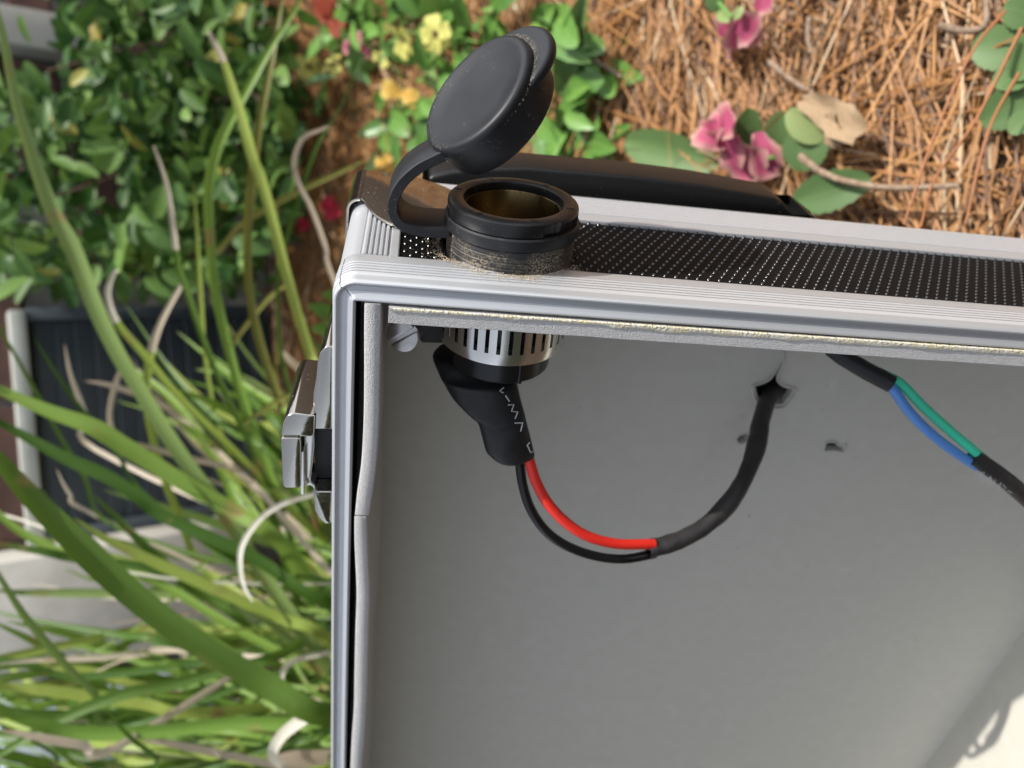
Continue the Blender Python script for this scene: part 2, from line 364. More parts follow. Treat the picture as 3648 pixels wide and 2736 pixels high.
# pine straw
STRAW = attr_mat('pine_straw', rough=.55, spec=.35)
CASE_I = CASE.inverted()
def in_case(p):
    q = CASE_I @ p*1000
    return -3 < q.x < 362 and -458 < q.y < 4 and -82 < q.z < 6
def straw(n, seed, xr, yr, zmax, lr=(.15, .30)):
    R = random.Random(seed); b = MB(); cols = []
    for k in range(n):
        if k % 8 == 0 or R.random() < .06: bx, by, ja, jc, jt = R.uniform(*xr), R.uniform(*yr), R.gauss(0, .50), R.gauss(0, 2.0), R.random()
        x = bx+R.gauss(0, .012); y = by+R.gauss(0, .012); L = R.uniform(*lr); r = R.uniform(.0005, .00096)
        mean = .9*noise.noise(Vector((x*3, y*3, 7)))+(.35 if y < .55 else 0)
        a = mean+ja+R.gauss(0, .14)+(1.2 if R.random() < .12 else 0)
        zb = zmax*R.random()**.7; tilt = R.gauss(0, .07); cur = jc+R.gauss(0, .6); curz = -abs(R.gauss(0, .6))
        pts = []
        for i in range(5):
            s_ = (i/4-.5)*L; aa = a+cur*s_
            pts.append(Vector((x+math.cos(aa)*s_, y+math.sin(aa)*s_, max(.002, zb+tilt*s_+curz*s_*s_+.01*noise.noise(Vector((x*5, y*5, 2)))))))
        if any(in_case(p) for p in pts): continue
        v0 = len(b.v); b.tube(pts, [r*.8, r, r, r*.9, r*.3], n=3, caps=False)
        t = .6*jt+.4*R.random(); q = R.random()
        c = Vector((.49, .25, .085)).lerp(Vector((.29, .12, .036)), t)
        if q < .09: c = Vector((.56, .40, .24))
        elif q < .25: c = Vector((.17, .085, .045))
        c = c*R.uniform(.60, 1.0); cols += [tuple(c)]*(len(b.v)-v0)
    b.c = cols; return b
ps = straw(15000, 3, (-.05, .62), (.06, 1.15), .034)
tag(ps.build('pine_straw', STRAW, scale=1, smooth=60, fix=False), 'fallen orange brown pine straw covering the flower bed', 'pine straw', kind='stuff')
ps2 = straw(2500, 4, (-.9, .05), (.3, 1.3), .022)
tag(ps2.build('pine_straw', STRAW, scale=1, smooth=60, fix=False), 'sparse pine straw on the soil under the grass', 'pine straw', kind='stuff')

# ------------------------------------------------------------------ leaves
def leaf_mesh(name, w, fold=.25, bend=.25, nl=6, tip=1.0, tooth=0., ruffle=0., m=None, shape='lance', colf=None, seed=0):
    """unit leaf: base at origin, tip at +Y, face +Z; two halves folded on the midrib"""
    b = MB(); rows = []; cols = []; R = random.Random(seed)
    for i in range(nl+1):
        t = i/nl
        if shape == 'lance': hw = math.sin(math.pi*min(1, t**.85*.97+.03))**.8
        elif shape == 'oval': hw = math.sin(math.pi*(t*.94+.03))**.55
        else: hw = (.25+.75*math.sin(math.pi*min(1, t*1.02)*.62+.1))*(1 if t < .88 else .80)
        hw *= w*.5
        if tooth and i % 2: hw *= 1+tooth
        row = []
        for u in (-1, -.5, 0, .5, 1):
            z = fold*abs(u)*hw*1.2 - bend*t*t*.5 + (ruffle*.10*math.sin(t*9+u*4+seed)*abs(u) if ruffle else 0)
            row.append((u*hw, t*(1-.12*bend*t), z)); cols.append(colf(u, t) if colf else (.1, .2, .05))
        rows.append(row)
    b.grid(rows)
    if colf: b.c = cols
    me = bpy.data.meshes.new(name); me.from_pydata(b.v, [], b.f); me.materials.append(m)
    if colf:
        ca = me.color_attributes.new('Col', 'FLOAT_COLOR', 'POINT'); ca.data.foreach_set('color', [k for c in cols for k in (*c, 1.)])
    me.shade_smooth(); return me
def put(name, me, M, parent):
    o = link(name, me, parent); o.matrix_world = M; return o
def tocam(p): return (CAMPOS-p).normalized()
def leaf_px(me, base, tip, h1, h2, parent, wpx, name='leaf', tw=0., up=.5):
    """a leaf that springs from the point h1 above the ground seen at base and ends h2 above it at tip; unit width of me is 1"""
    p = at_height(*base, h1); q = at_height(*tip, h2); d = q-p; L = d.length
    mid = (p+q)/2; wid = wpx/F_PX*((mid-CAMPOS).dot(C2W @ Vector((0, 0, 1))))
    n = tocam(mid)*(1-up)+Vector((0, 0, 1))*up
    n.rotate(Matrix.Rotation(tw, 3, d.normalized()))
    return put(name, me, orient(p, d, n, L, wid/L), parent)

SHRUB_L = leaf_mat('glossy_shrub_leaf', (.032, .09, .016), (.14, .24, .05), rough=.48, trans=.25)
VIOLA_L = leaf_mat('viola_leaf', (.07, .17, .03), (.15, .30, .06), rough=.36, trans=.22, spec=.55)
DARKV_L = leaf_mat('dark_viola_leaf', (.075, .14, .045), (.115, .195, .065), rough=.5, trans=.2)
PALE_L = leaf_mat('pale_green_leaf', (.20, .30, .09), (.28, .36, .14), rough=.5, trans=.3)
YEL_L = leaf_mat('yellowed_leaf', (.34, .26, .05), (.30, .30, .06), rough=.5, trans=.3)
TAN_L = mat('dead_leaf', (.42, .31, .19), .8, var=(.30, .19, .10), vscale=40, bump=.6, bscale=150, bdist=.001)
STEM = mat('brown_stem', (.13, .075, .045), .7, var=(.22, .14, .09), vscale=100)
GSTEM = mat('green_stem', (.11, .22, .05), .5)

# glossy shrub along the wall
shrub = thing('evergreen_shrub', 'dark glossy leaved shrub climbing the brick wall', 'shrub', Matrix.Translation((.2, 1.2, 0)))
Msh = shrub.matrix_world.inverted()
sm = [leaf_mesh('shrub_leaf', w, f, bd, m=SHRUB_L, shape='oval') for w, f, bd in ((.50, .25, .2), (.56, .15, .4), (.46, .4, .1), (.52, .3, .5))]
sy = [leaf_mesh('yellow_shrub_leaf', .5, .2, .3, m=YEL_L, shape='oval')]
R = random.Random(11)
def in_shrub(px, py):
    e = 1040-.00035*(py-480)**2+40*noise.noise(Vector((py*.012, 0, 3)))      # the shrub's edge towards the flower bed
    if px > e or py > 1010+60*noise.noise(Vector((px*.01, 5, 0))): return False
    if 60 < py < 320 and px < 330 and R.random() < .8: return False
    if px < 190 and (py < 330) and noise.noise(Vector((px*.01, py*.01, 1))) < .25: return False   # the wall shows here
    if 60 < px < 420 and 560 < py < 800 and noise.noise(Vector((px*.012, py*.012, 4))) < .05: return False
    return True
R = random.Random(11); placed = 0; mass = MB()
for k in range(1250):
    px = R.uniform(-40, 1060); py = R.uniform(-120, 1020)
    if not in_shrub(px, py): continue
    front = placed < 296 and R.random() < .5
    dmin = .86+.12*noise.noise(Vector((px*.006, py*.006, 0)))
    d = R.uniform(dmin, dmin+.10) if front else R.uniform(dmin+.06, 1.14)
    p = at_depth(px, py, d)
    if p.z < .01: p.z = .01+.03*R.random()
    if p.y > WALL_Y-.05: p.y = WALL_Y-.05-.04*R.random()
    dr = Vector((R.gauss(0, 1), R.gauss(-.3, .7), R.gauss(.1, .8))).normalized()
    n = (Vector((0, 0, 1))*.7+tocam(p)*.7+Vector((R.gauss(0, .7), R.gauss(0, .7), R.gauss(0, .7)))).normalized()
    L = R.uniform(.020, .048)
    M = orient(p, dr, n, L)
    me = sy[0] if R.random() < .045 else R.choice(sm)
    if front:
        put('leaf', me, M, shrub); placed += 1
    else:
        mass.add([M @ v.co for v in me.vertices], [tuple(q.vertices) for q in me.polygons])
mm_ = mass.build('leaf_mass', SHRUB_L, shrub, scale=1, smooth=60, fix=False); mm_.matrix_parent_inverse = Msh; mm_['kind'] = 'stuff'
st = MB()
for k in range(26):
    px = R.uniform(50, 980); py = R.uniform(0, 980)
    p = at_depth(px, py, R.uniform(.95, 1.05)); a = Vector((p.x+R.gauss(0, .05), min(p.y+.05, WALL_Y-.06), 0.0))
    mid = (p+a)/2+Vector((R.gauss(0, .04), R.gauss(0, .03), 0)); st.tube(spline([a, mid, p], 5), [.0022-.0001*i for i in range(11)], n=5)
o = st.build('stems', STEM, shrub, scale=1, fix=False); o.matrix_parent_inverse = Msh
# dark dense twigs and shade leaves deep inside
bk = MB()
for k in range(1000):
    px = R.uniform(-60, 1060); py = R.uniform(-160, 1030)
    if px < 360 and py < 420 or (px < 430 and 540 < py < 800): continue
    if px > 1010-.0004*(py-480)**2: continue
    p = at_depth(px, py, R.uniform(1.0, 1.2))
    if p.z < .0: p.z = .02*R.random()
    if p.y > WALL_Y-.03: p.y = WALL_Y-.03-.06*R.random()
    M = orient(p, Vector((R.gauss(0, 1), R.gauss(0, 1), R.gauss(0, 1))).normalized(), Vector((R.gauss(0, 1), R.gauss(-.6, 1), R.gauss(.4, 1))).normalized(), R.uniform(.022, .04))
    me = sm[k % 4]; bk.add([M @ v.co for v in me.vertices], [tuple(q.vertices) for q in me.polygons])
o = bk.build('inner_leaves', SHRUB_L, shrub, scale=1, smooth=60, fix=False); o.matrix_parent_inverse = Msh; o['kind'] = 'stuff'

# flower petals
def petal_col(c_in, c_out, edge):
    ci, co = Vector(c_in), Vector(c_out)
    return lambda u, t: tuple(ci.lerp(co, max(0., min(1., (max(abs(u), t)-edge)/(1.001-edge)))))
PETAL = leaf_mat('flower_petal', (1, 1, 1), (1, 1, 1), rough=.6, trans=.35, attr='Col')
pk = [leaf_mesh('pink_petal', 1., .2, .35, nl=10, ruffle=1.1, m=PETAL, shape='fan', colf=petal_col((.46, .085, .17), (.60, .36, .30), .86), seed=s) for s in range(3)]
yl = [leaf_mesh('yellow_petal', 1., .1, .25, nl=8, ruffle=.8, m=PETAL, shape='fan', colf=(lambda u, t: (.06, .02, .015) if t < .22 and abs(u) < .8 else (.74, .70, .20)), seed=s) for s in range(2)]
rd = [leaf_mesh('red_petal', 1., .15, .2, nl=6, ruffle=.6, m=PETAL, shape='fan', colf=petal_col((.55, .02, .05), (.55, .05, .08), .6), seed=5)]
og = [leaf_mesh('gold_petal', 1., .15, .3, nl=6, ruffle=.7, m=PETAL, shape='fan', colf=petal_col((.70, .42, .08), (.72, .52, .14), .5), seed=6)]
vl = [leaf_mesh('viola_leaf', w, f, bd, nl=8, tooth=.10, m=VIOLA_L, shape=s) for w, f, bd, s in ((.36, .25, .3, 'lance'), (.44, .2, .5, 'oval'), (.30, .3, .2, 'lance'))]
dv = leaf_mesh('toothed_leaf', 1., .12, .25, nl=14, tooth=.09, m=DARKV_L, shape='oval')
pv = leaf_mesh('pale_leaf', 1., .12, .25, nl=8, m=PALE_L, shape='oval')
def flower(root, c, r, petals, face=None, wilt=.25, n=5, seed=0):
    R2 = random.Random(seed); f = face or (tocam(c)*.7+Vector((0, 0, .4))).normalized(); x = f.orthogonal().normalized(); y = f.cross(x)
    for k in range(n):
        a = 2*math.pi*k/n+.3+R2.gauss(0, .15); d = (x*math.cos(a)+y*math.sin(a)+f*R2.uniform(-wilt, wilt*1.5)).normalized()
        put('petal', petals[k % len(petals)], orient(c+f*.001*k, d, f, r*R2.uniform(.9, 1.1), .9), root)
def stem_to(root, top, base, r=.0011, mt=GSTEM):
    b = MB(); mid = (top+base)/2+Vector((.012*(rnd()-.5), .012*(rnd()-.5), .01)); b.tube(spline([base, mid, top], 5), r, n=6)
    o = b.build('stem', mt, root, scale=1, fix=False); o.matrix_parent_inverse = root.matrix_world.inverted()

# bed violas in the middle distance: one plant per crown
plants = [(1240, 60, .075, 30, 170), (1420, 40, .07, 26, 170), (1620, 90, .07, 30, 190), (1560, 300, .07, 30, 170), (1420, 420, .05, 20, 140), (1250, 210, .05, 18, 130),
          (1960, 90, .075, 16, 150), (2010, 330, .05, 26, 170), (2060, 480, .035, 18, 140), (1130, 330, .04, 10, 100), (1180, 20, .05, 12, 110), (1900, 470, .04, 16, 140)]
words_ = ['beside the shrub at the back of the bed', 'behind the open yellow bloom', 'behind the lifted socket cap', 'between the open cap and the yellow blooms', 'above the strap of the open cap',
          'around the folded yellow bloom', 'with one long upright leaf right of the cap', 'under the tab of the open cap', 'behind the black handle right of the cap', 'with few leaves near the shrub', 'beneath the shrub edge at the top of the photo', 'just behind the black handle under the cap']
roots = []
for i, (px, py, h, n, spread) in enumerate(plants):
    base = at_height(px, py+40, 0.0)
    root = thing('viola_plant', 'low green viola plant '+words_[i], 'plant', Matrix.Translation(base), 'violas growing in the flower bed'); roots.append(root)
    R2 = random.Random(100+i)
    for k in range(n):
        q = at_height(px+R2.gauss(0, spread*.42), py+R2.gauss(0, spread*.36), R2.uniform(.012, h))
        d = Vector((q.x-base.x, q.y-base.y, .0)); d = (d.normalized()*.8 if d.length > .004 else Vector((1, 0, 0)))+Vector((R2.gauss(0, .5), R2.gauss(0, .5), R2.uniform(-.2, .7)))
        n_ = (Vector((0, 0, 1))+tocam(q)*.5+Vector((R2.gauss(0, .3), R2.gauss(0, .3), 0))).normalized()
        put('leaf', R2.choice(vl), orient(q, d.normalized(), n_, R2.uniform(.030, .056)), root)
    for k in range(4):
        stem_to(root, at_height(px+R2.gauss(0, spread*.25), py+R2.gauss(0, spread*.25), h*.7), base, .0012)
# long leaf standing right of the cap
leaf_px(pv if False else dv, (2010, 370), (2050, 20), .02, .09, roots[6], 95, tw=.3)
leaf_px(dv, (2030, 300), (2075, 190), .02, .05, roots[6], 70)
leaf_px(vl[0], (1385, 400), (1500, 395), .04, .05, roots[4], 60); leaf_px(vl[0], (1650, 130), (1560, 110), .06, .06, roots[2], 60)
leaf_px(pv, (1520, 210), (1560, 330), .05, .06, roots[3], 46)
def bloom(root, px, py, h, r, petals, **kw):
    c = at_height(px, py, h); flower(root, c, r, petals, **kw); stem_to(root, c, root.matrix_world.translation)
bloom(roots[1], 1555, 124, .075, .017, yl, seed=1); bloom(roots[1], 1445, 130, .075, .021, yl, seed=2, face=Vector((-.5, .2, .6)).normalized(), wilt=.6)
bloom(roots[5], 1100, 235, .05, .020, yl, seed=3, face=Vector((-.4, -.5, .2)).normalized(), wilt=.7, n=4)
bloom(roots[5], 1185, 235, .055, .017, yl, seed=4, face=Vector((.6, -.3, .5)).normalized(), wilt=.6, n=4)
bloom(roots[4], 1430, 335, .05, .021, og, seed=5, n=2, wilt=.3); bloom(roots[4], 1372, 585, .04, .015, og, seed=8, n=3)
bloom(roots[5], 1270, 170, .06, .018, pk, seed=6, n=4, wilt=.6); bloom(roots[3], 1362, 205, .055, .012, yl, seed=7, n=3, wilt=.8)
# red low flowers by the grass
rp = thing('red_flower', 'small red flowers low in the shade between the grass and the case corner', 'flower', Matrix.Translation(at_height(1180, 790, 0)))
for px, py, r in ((1190, 742, .017), (1083, 800, .011), (1072, 165, .012), (1150, 560, .006)):
    if py < 200 or px == 1150: continue
    bloom(rp, px, py, .04, r, rd, seed=px)
rb_ = thing('red_flower', 'rust red flower head at the far edge of the bed beside the shrub', 'flower', Matrix.Translation(at_height(1180, 80, 0)))
bloom(rb_, 1178, 62, .05, .026, [leaf_mesh('rust_petal', 1., .15, .2, nl=6, ruffle=.6, m=PETAL, shape='fan', colf=petal_col((.35, .06, .03), (.40, .10, .05), .6), seed=9)], seed=4, n=6)

# pink pansy behind the handle
pp = thing('pink_pansy', 'wilting pink pansy with pale petal edges and toothed leaves behind the black handle', 'flower', Matrix.Translation(at_height(2640, 640, 0)))
leaf_px(dv, (2560, 585), (2190, 500), .03, .05, pp, 140, tw=-.1)
leaf_px(dv, (2660, 560), (2670, 395), .03, .05, pp, 105, tw=.2); leaf_px(dv, (2760, 590), (2775, 405), .03, .05, pp, 115, tw=-.1)
leaf_px(pv, (2930, 500), (2800, 395), .045, .06, pp, 105); leaf_px(dv, (2860, 610), (2880, 440), .045, .05, pp, 150, tw=.1)
leaf_px(dv, (2830, 720), (3090, 640), .05, .052, pp, 140); leaf_px(dv, (2790, 640), (2850, 500), .015, .03, pp, 80, tw=.5)
leaf_px(dv, (2400, 620), (2600, 640), .01, .02, pp, 70); leaf_px(dv, (2900, 680), (2960, 500), .01, .025, pp, 80)
leaf_px(dv, (2990, 780), (2850, 740), .01, .02, pp, 60)
for (a, b_, w, h1, h2, tw, s) in (((2600, 515), (2500, 430), 110, .055, .065, .4, 0), ((2570, 470), (2600, 405), 90, .06, .07, -.5, 1), ((2590, 500), (2700, 640), 120, .055, .045, .5, 2),
                                 ((2620, 480), (2560, 560), 120, .06, .055, -.2, 0), ((2700, 470), (2745, 640), 75, .05, .045, -.5, 1), ((2560, 440), (2510, 500), 80, .065, .06, .1, 2)):
    leaf_px(pk[s], a, b_, h1, h2, pp, w*1.6, 'petal', tw)
for k in ((2600, 500), (2760, 560)): stem_to(pp, at_height(*k, .05), at_height(2660, 640, 0), .0014)
pp2 = thing('pink_pansy', 'dark pink pansy with a green calyx on the straw at the top edge', 'flower', Matrix.Translation(at_height(2600, 80, 0)))
for (a, b_, w, h1, h2, tw, s) in (((2620, 60), (2560, 190), 110, .05, .04, .4, 0), ((2640, 60), (2650, 185), 100, .055, .045, -.4, 1), ((2620, 60), (2690, 130), 90, .055, .05, .3, 2), ((2690, 30), (2740, -20), 70, .06, .065, 0, 1), ((2600, 70), (2570, 120), 80, .05, .045, .2, 2)):
    leaf_px(pk[s], a, b_, h1, h2, pp2, w*1.5, 'petal', tw)
leaf_px(pv, (2600, 75), (2550, 40), .06, .06, pp2, 40); leaf_px(pv, (2620, 70), (2640, 20), .06, .06, pp2, 34); leaf_px(dv, (2570, 40), (2520, -30), .04, .05, pp2, 60)
stem_to(pp2, at_height(2610, 65, .055), at_height(2540, -60, 0), .0016)
# viola at the right edge
vr = thing('viola_plant', 'viola with scalloped leaves at the right edge of the photo above the case', 'plant', Matrix.Translation(at_height(3660, 330, 0)), 'violas growing in the flower bed')
for (a, b_, w, tw) in (((3660, 175), (3455, 165), 150, .1), ((3680, 330), (3495, 440), 140, -.2), ((3660, 260), (3540, 295), 120, .5), ((3700, 130), (3620, 280), 110, -.4), ((3700, 60), (3575, 20), 120, .2), ((3690, 400), (3600, 470), 90, .2)):
    leaf_px(dv, a, b_, .035, .045, vr, w, tw=tw)
stem_to(vr, at_height(3660, 250, .03), at_height(3680, 340, 0), .0015)

# dead leaf, twigs, needles
dl = leaf_mesh('dead_leaf', 1., .15, .25, nl=7, ruffle=.9, tooth=.12, m=TAN_L, shape='fan', seed=3)
d1 = thing('dead_leaf', 'torn pale tan dead leaf on the pine straw above the pansy', 'leaf', Matrix.Translation(at_height(2980, 430, .03)))
leaf_px(dl, (2860, 350), (3060, 470), .052, .058, d1, 115, name='blade'); leaf_px(dl, (2960, 400), (2985, 525), .055, .05, d1, 90, name='blade', tw=.6)
TW = mat('twig_bark', (.17, .11, .07), .85, var=(.31, .225, .155), vscale=300, bump=.8, bscale=700, bdist=.001)
def twig(label, pts, w, h, name='twig', cat='twig', m=TW, group='twigs and loose needles on the straw'):
    P_ = [at_height(x, y, h if not isinstance(h, (list, tuple)) else h[i]) for i, (x, y) in enumerate(pts)]; b = MB(); q = spline(P_, 5)
    b.tube(q, [w*(1-.35*i/len(q)) for i in range(len(q))], n=7, wob=.25)
    return tag(b.build(name, m, scale=1, smooth=60, fix=False), label, cat, group)
twig('curved pale twig lying over the leaf behind the right end of the handle', [(2850, 555), (2940, 620), (3060, 655), (3200, 670), (3420, 660)], .0021, .055)
twig('short grey twig pointing at the dead leaf', [(2740, 220), (2820, 285), (2900, 335)], .0018, .045)
twig('upright grey twig stub in the straw right of the pink pansy at the top', [(2885, 60), (2880, 130), (2890, 190)], .0019, .045)
twig('grey forked twig in the upper right corner of the straw', [(3350, 90), (3440, 110), (3510, 90), (3515, -10)], .0022, .04)
twig('stubby pale twig left of the dead leaf', [(2080, 190), (2160, 240), (2215, 275)], .0018, .04)
RUST = mat('rust_needle', (.28, .11, .04), .5)
for k, (pts, w) in enumerate((([(3580, 40), (3460, 190), (3330, 480), (3220, 800)], 1), ([(3640, 100), (3480, 420), (3330, 640), (3280, 810)], 1), ([(3630, 260), (3520, 470), (3440, 800)], 1))):
    twig(('long thin rust needle arching over the straw from the top edge of the viola', 'long thin rust needle crossing the first near the viola', 'third rust needle nearest the right edge below the viola leaves')[k], pts, .0008, [.06+.02*i for i in range(len(pts))], 'pine_needle', 'needle', RUST)

# ------------------------------------------------------------------ grass clump
BL = []
def blade_mat(name, c0, c1): return leaf_mat(name, c0, c1, rough=.42, trans=.35, veins=False, spots=True)
G_MID = blade_mat('grass_green', (.14, .26, .035), (.23, .36, .065)); G_DARK = blade_mat('grass_dark', (.055, .125, .015), (.10, .18, .025))
G_YEL = blade_mat('grass_yellow_green', (.26, .35, .055), (.34, .42, .09)); G_TAN = blade_mat('grass_dead', (.52, .43, .32), (.62, .54, .42)); G_PALE = blade_mat('grass_bleached', (.66, .62, .50), (.72, .70, .62))
G_GREY = blade_mat('grass_grey_green', (.18, .28, .07), (.25, .34, .11)); G_OLIVE = blade_mat('grass_olive', (.16, .17, .03), (.22, .22, .05))
clump = thing('grass_clump', 'strappy green grass clump with dry bleached tips behind the case', 'grass', Matrix.Translation(at_height(2000, 2450, 0)))
Mci = clump.matrix_world.inverted()
def blade(P_, w, m, taper=.85, tw=.3, parent=clump, inv=Mci, tipm=None, tipn=0):
    q = spline(P_, 5); n = len(q); rows = []
    for i, p in enumerate(q):
        t = (q[min(i+1, n-1)]-q[max(i-1, 0)]).normalized(); v = tocam(p); sd = t.cross(v).normalized(); nn = sd.cross(t)
        a = tw*math.sin(i*.13+len(BL)); sd2 = sd*math.cos(a)+nn*math.sin(a); nn2 = nn*math.cos(a)-sd*math.sin(a)
        s_ = i/(n-1); ww = w*min(1, (s_/.35)**.7+.06)*(1-.15*s_)
        rows.append([p-sd2*ww*.5+nn2*ww*.12, p-sd2*ww*.22, p-nn2*ww*.06, p+sd2*ww*.22, p+sd2*ww*.5+nn2*ww*.12])
    b = MB(); b.grid(rows); nv_ = len(b.v)
    if tipm:
        for k in range(tipn*4*5): 
            if k < len(b.mi): b.mi[k] = 1
    o = b.build('leaf_blade', [m]+([tipm] if tipm else []), parent, scale=1, smooth=80, fix=False)
    at = o.data.attributes.new('across', 'FLOAT', 'POINT'); at.data.foreach_set('value', [(-1., -.44, 0., .44, 1.)[k % 5] for k in range(nv_)]); o.matrix_parent_inverse = inv
    BL.append(o); return o
RB = random.Random(21)
def root_pt(): return at_height(RB.uniform(1550, 2300), RB.uniform(2000, 2700), 0.0)
def blade_px(pts, wpx, d, m, root=True, tipm=None, tipn=0, d1=None):
    n = len(pts); d1 = d1 or d+.06
    P_ = [at_depth(x, y, lerp(d, d1, i/max(1, n-1))) for i, (x, y) in enumerate(pts)]
    for p in P_: p.z = max(p.z, .006)
    if root:
        r = root_pt(); e = P_[-1]; P_ += [e.lerp(r, .5)+Vector((0, 0, .05)), r]
    blade(P_, wpx/F_PX*(d+d1)/2, m, tipm=tipm, tipn=tipn)
blade_px([(-40, -60), (5, 99), (55, 357), (110, 539), (181, 742), (258, 880), (341, 1093), (418, 1253), (495, 1379), (594, 1544), (687, 1682), (770, 1792), (900, 1990), (1150, 2350)], 60, .56, G_GREY, d1=.62)
blade_px([(-60, 1560), (0, 1643), (110, 1770), (286, 1945), (440, 2088), (605, 2220), (770, 2330), (935, 2423), (1176, 2550)], 98, .42, G_DARK, d1=.50)
blade_px([(740, 110), (753, 132), (797, 220), (841, 352), (880, 484), (902, 566), (929, 632), (967, 770), (1017, 967), (1055, 1104), (1105, 1264), (1150, 1400)], 40, .62, G_YEL, tipm=G_TAN, tipn=2)
blade_px([(1075, -20), (1055, 27), (967, 165), (890, 302), (825, 418), (770, 539), (742, 687), (750, 880), (764, 1022), (797, 1176), (852, 1379), (912, 1544), (1030, 1800)], 37, .64, G_MID)
blade_px([(1010, -30), (1000, 27), (967, 220), (929, 412), (907, 550), (885, 770), (880, 912), (890, 1049), (923, 1214), (978, 1379), (1044, 1544), (1140, 1750)], 34, .66, G_OLIVE)
blade_px([(1300, 180), (1216, 374), (1127, 522), (1072, 687), (1022, 852), (990, 1000), (1000, 1250), (1060, 1500)], 16, .68, G_DARK)
blade_px([(1300, 570), (1216, 610), (1072, 676), (880, 786), (800, 870), (770, 901)], 22, .72, G_OLIVE, root=False)
blade_px([(1170, 445), (1154, 456), (1083, 489), (1050, 566), (1061, 649), (1110, 742), (1160, 880), (1190, 1000)], 20, .6, G_TAN)
blade_px([(545, 520), (555, 539), (594, 660), (616, 797), (627, 890), (638, 956), (676, 1066), (726, 1214), (781, 1352), (852, 1506), (923, 1654), (990, 1792), (1120, 2050)], 24, .62, G_DARK, tipm=G_TAN, tipn=4)
blade_px([(425, 965), (407, 972), (385, 1049), (418, 1148), (506, 1253), (632, 1407), (770, 1544), (880, 1654), (962, 1737), (1130, 1900)], 28, .62, G_YEL, tipm=G_PALE, tipn=3)
blade_px([(655, 995), (649, 1011), (577, 1143), (539, 1253), (522, 1379), (533, 1506), (577, 1682), (632, 1819), (760, 2050)], 30, .66, G_YEL, tipm=G_TAN, tipn=3)
blade_px([(302, 1357), (374, 1368), (467, 1396), (560, 1430), (700, 1540)], 24, .68, G_TAN)
blade_px([(450, 1300), (430, 1320), (401, 1407), (390, 1489), (407, 1555), (430, 1640)], 20, .7, G_TAN, root=False)
blade_px([(-60, 1360), (0, 1390), (165, 1462), (330, 1522), (440, 1588), (550, 1654), (687, 1737), (825, 1813), (1000, 1930)], 66, .56, G_MID)
blade_px([(-40, 1480), (0, 1506), (110, 1566), (247, 1638), (385, 1698), (495, 1770), (577, 1835), (770, 1923), (935, 2005), (1171, 2154)], 50, .54, G_DARK)
blade_px([(-30, 1935), (0, 1939), (165, 1967), (275, 1989), (495, 2016), (630, 2060), (800, 2150)], 34, .58, G_DARK)
blade_px([(264, 1846), (385, 1923), (550, 2000), (770, 2099), (990, 2198), (1171, 2280)], 44, .56, G_YEL)
blade_px([(330, 1760), (396, 1824), (495, 1923), (594, 2011), (742, 2132), (900, 2250)], 32, .58, G_DARK)
blade_px([(-30, 1990), (0, 2055), (82, 2187), (165, 2291), (247, 2385), (341, 2478), (430, 2600)], 30, .5, G_GREY)
blade_px([(-60, 2435), (0, 2445), (165, 2462), (330, 2484), (520, 2510), (700, 2540)], 44, .56, G_YEL)
blade_px([(-80, 2730), (0, 2687), (220, 2561), (440, 2473), (605, 2440), (797, 2385), (1000, 2330)], 44, .52, G_DARK)
blade_px([(-60, 2500), (0, 2528), (137, 2577), (275, 2610), (550, 2605), (825, 2577), (1171, 2561)], 54, .50, G_MID)
blade_px([(1125, 2530), (1110, 2544), (1017, 2610), (973, 2682), (1010, 2730)], 46, .5, G_PALE, root=False)
blade_px([(990, 2690), (1080, 2700), (1171, 2695)], 62, .52, G_TAN, root=False)
blade_px([(1011, 2460), (1005, 2400), (1030, 2365), (1072, 2346), (1176, 2324)], 22, .56, G_PALE, root=False)
blade_px([(901, 2148), (863, 2071), (858, 1961), (901, 1879), (956, 1824), (1030, 1785), (1121, 1759), (1200, 1740)], 21, .56, G_PALE, root=False)
blade_px([(-20, 1120), (0, 1170), (90, 1330), (200, 1530), (300, 1700), (420, 1880)], 16, .62, G_DARK)
blade_px([(120, 1200), (200, 1330), (300, 1470), (420, 1620), (560, 1800)], 16, .62, G_DARK)
blade_px([(690, 650), (700, 800), (712, 1000), (735, 1300), (790, 1550), (900, 1760)], 17, .7, G_YEL)
blade_px([(985, 700), (990, 950), (990, 1200), (1010, 1450)], 13, .72, G_OLIVE)
blade_px([(1045, 1000), (960, 1060), (860, 1180), (810, 1260)], 18, .72, G_OLIVE, root=False)
blade_px([(1010, 1250), (1030, 1280), (1090, 1340), (1150, 1430)], 32, .62, G_MID, tipm=G_TAN, tipn=2)
blade_px([(1185, 1370), (1100, 1390), (980, 1430), (870, 1510)], 16, .6, G_OLIVE, root=False)
blade_px([(230, 1225), (250, 1330), (290, 1440), (310, 1500), (340, 1600)], 20, .7, G_TAN)
blade_px([(400, 1560), (520, 1590), (660, 1630), (800, 1660), (900, 1720)], 24, .6, G_TAN)
blade_px([(200, 1670), (250, 1760), (330, 1830)], 16, .62, G_TAN)
blade_px([(-30, 2100), (80, 2110), (300, 2112), (550, 2118), (760, 2130)], 34, .64, G_GREY)
blade_px([(-30, 2370), (120, 2352), (330, 2345), (480, 2330), (600, 2315)], 22, .6, G_TAN)
blade_px([(0, 2600), (100, 2620), (200, 2640), (300, 2655), (420, 2660)], 34, .46, G_TAN)
blade_px([(500, 2640), (600, 2650), (760, 2680), (860, 2700)], 30, .52, G_TAN)
blade_px([(385, 2530), (420, 2580), (480, 2640), (560, 2700), (600, 2760)], 18, .5, G_DARK)
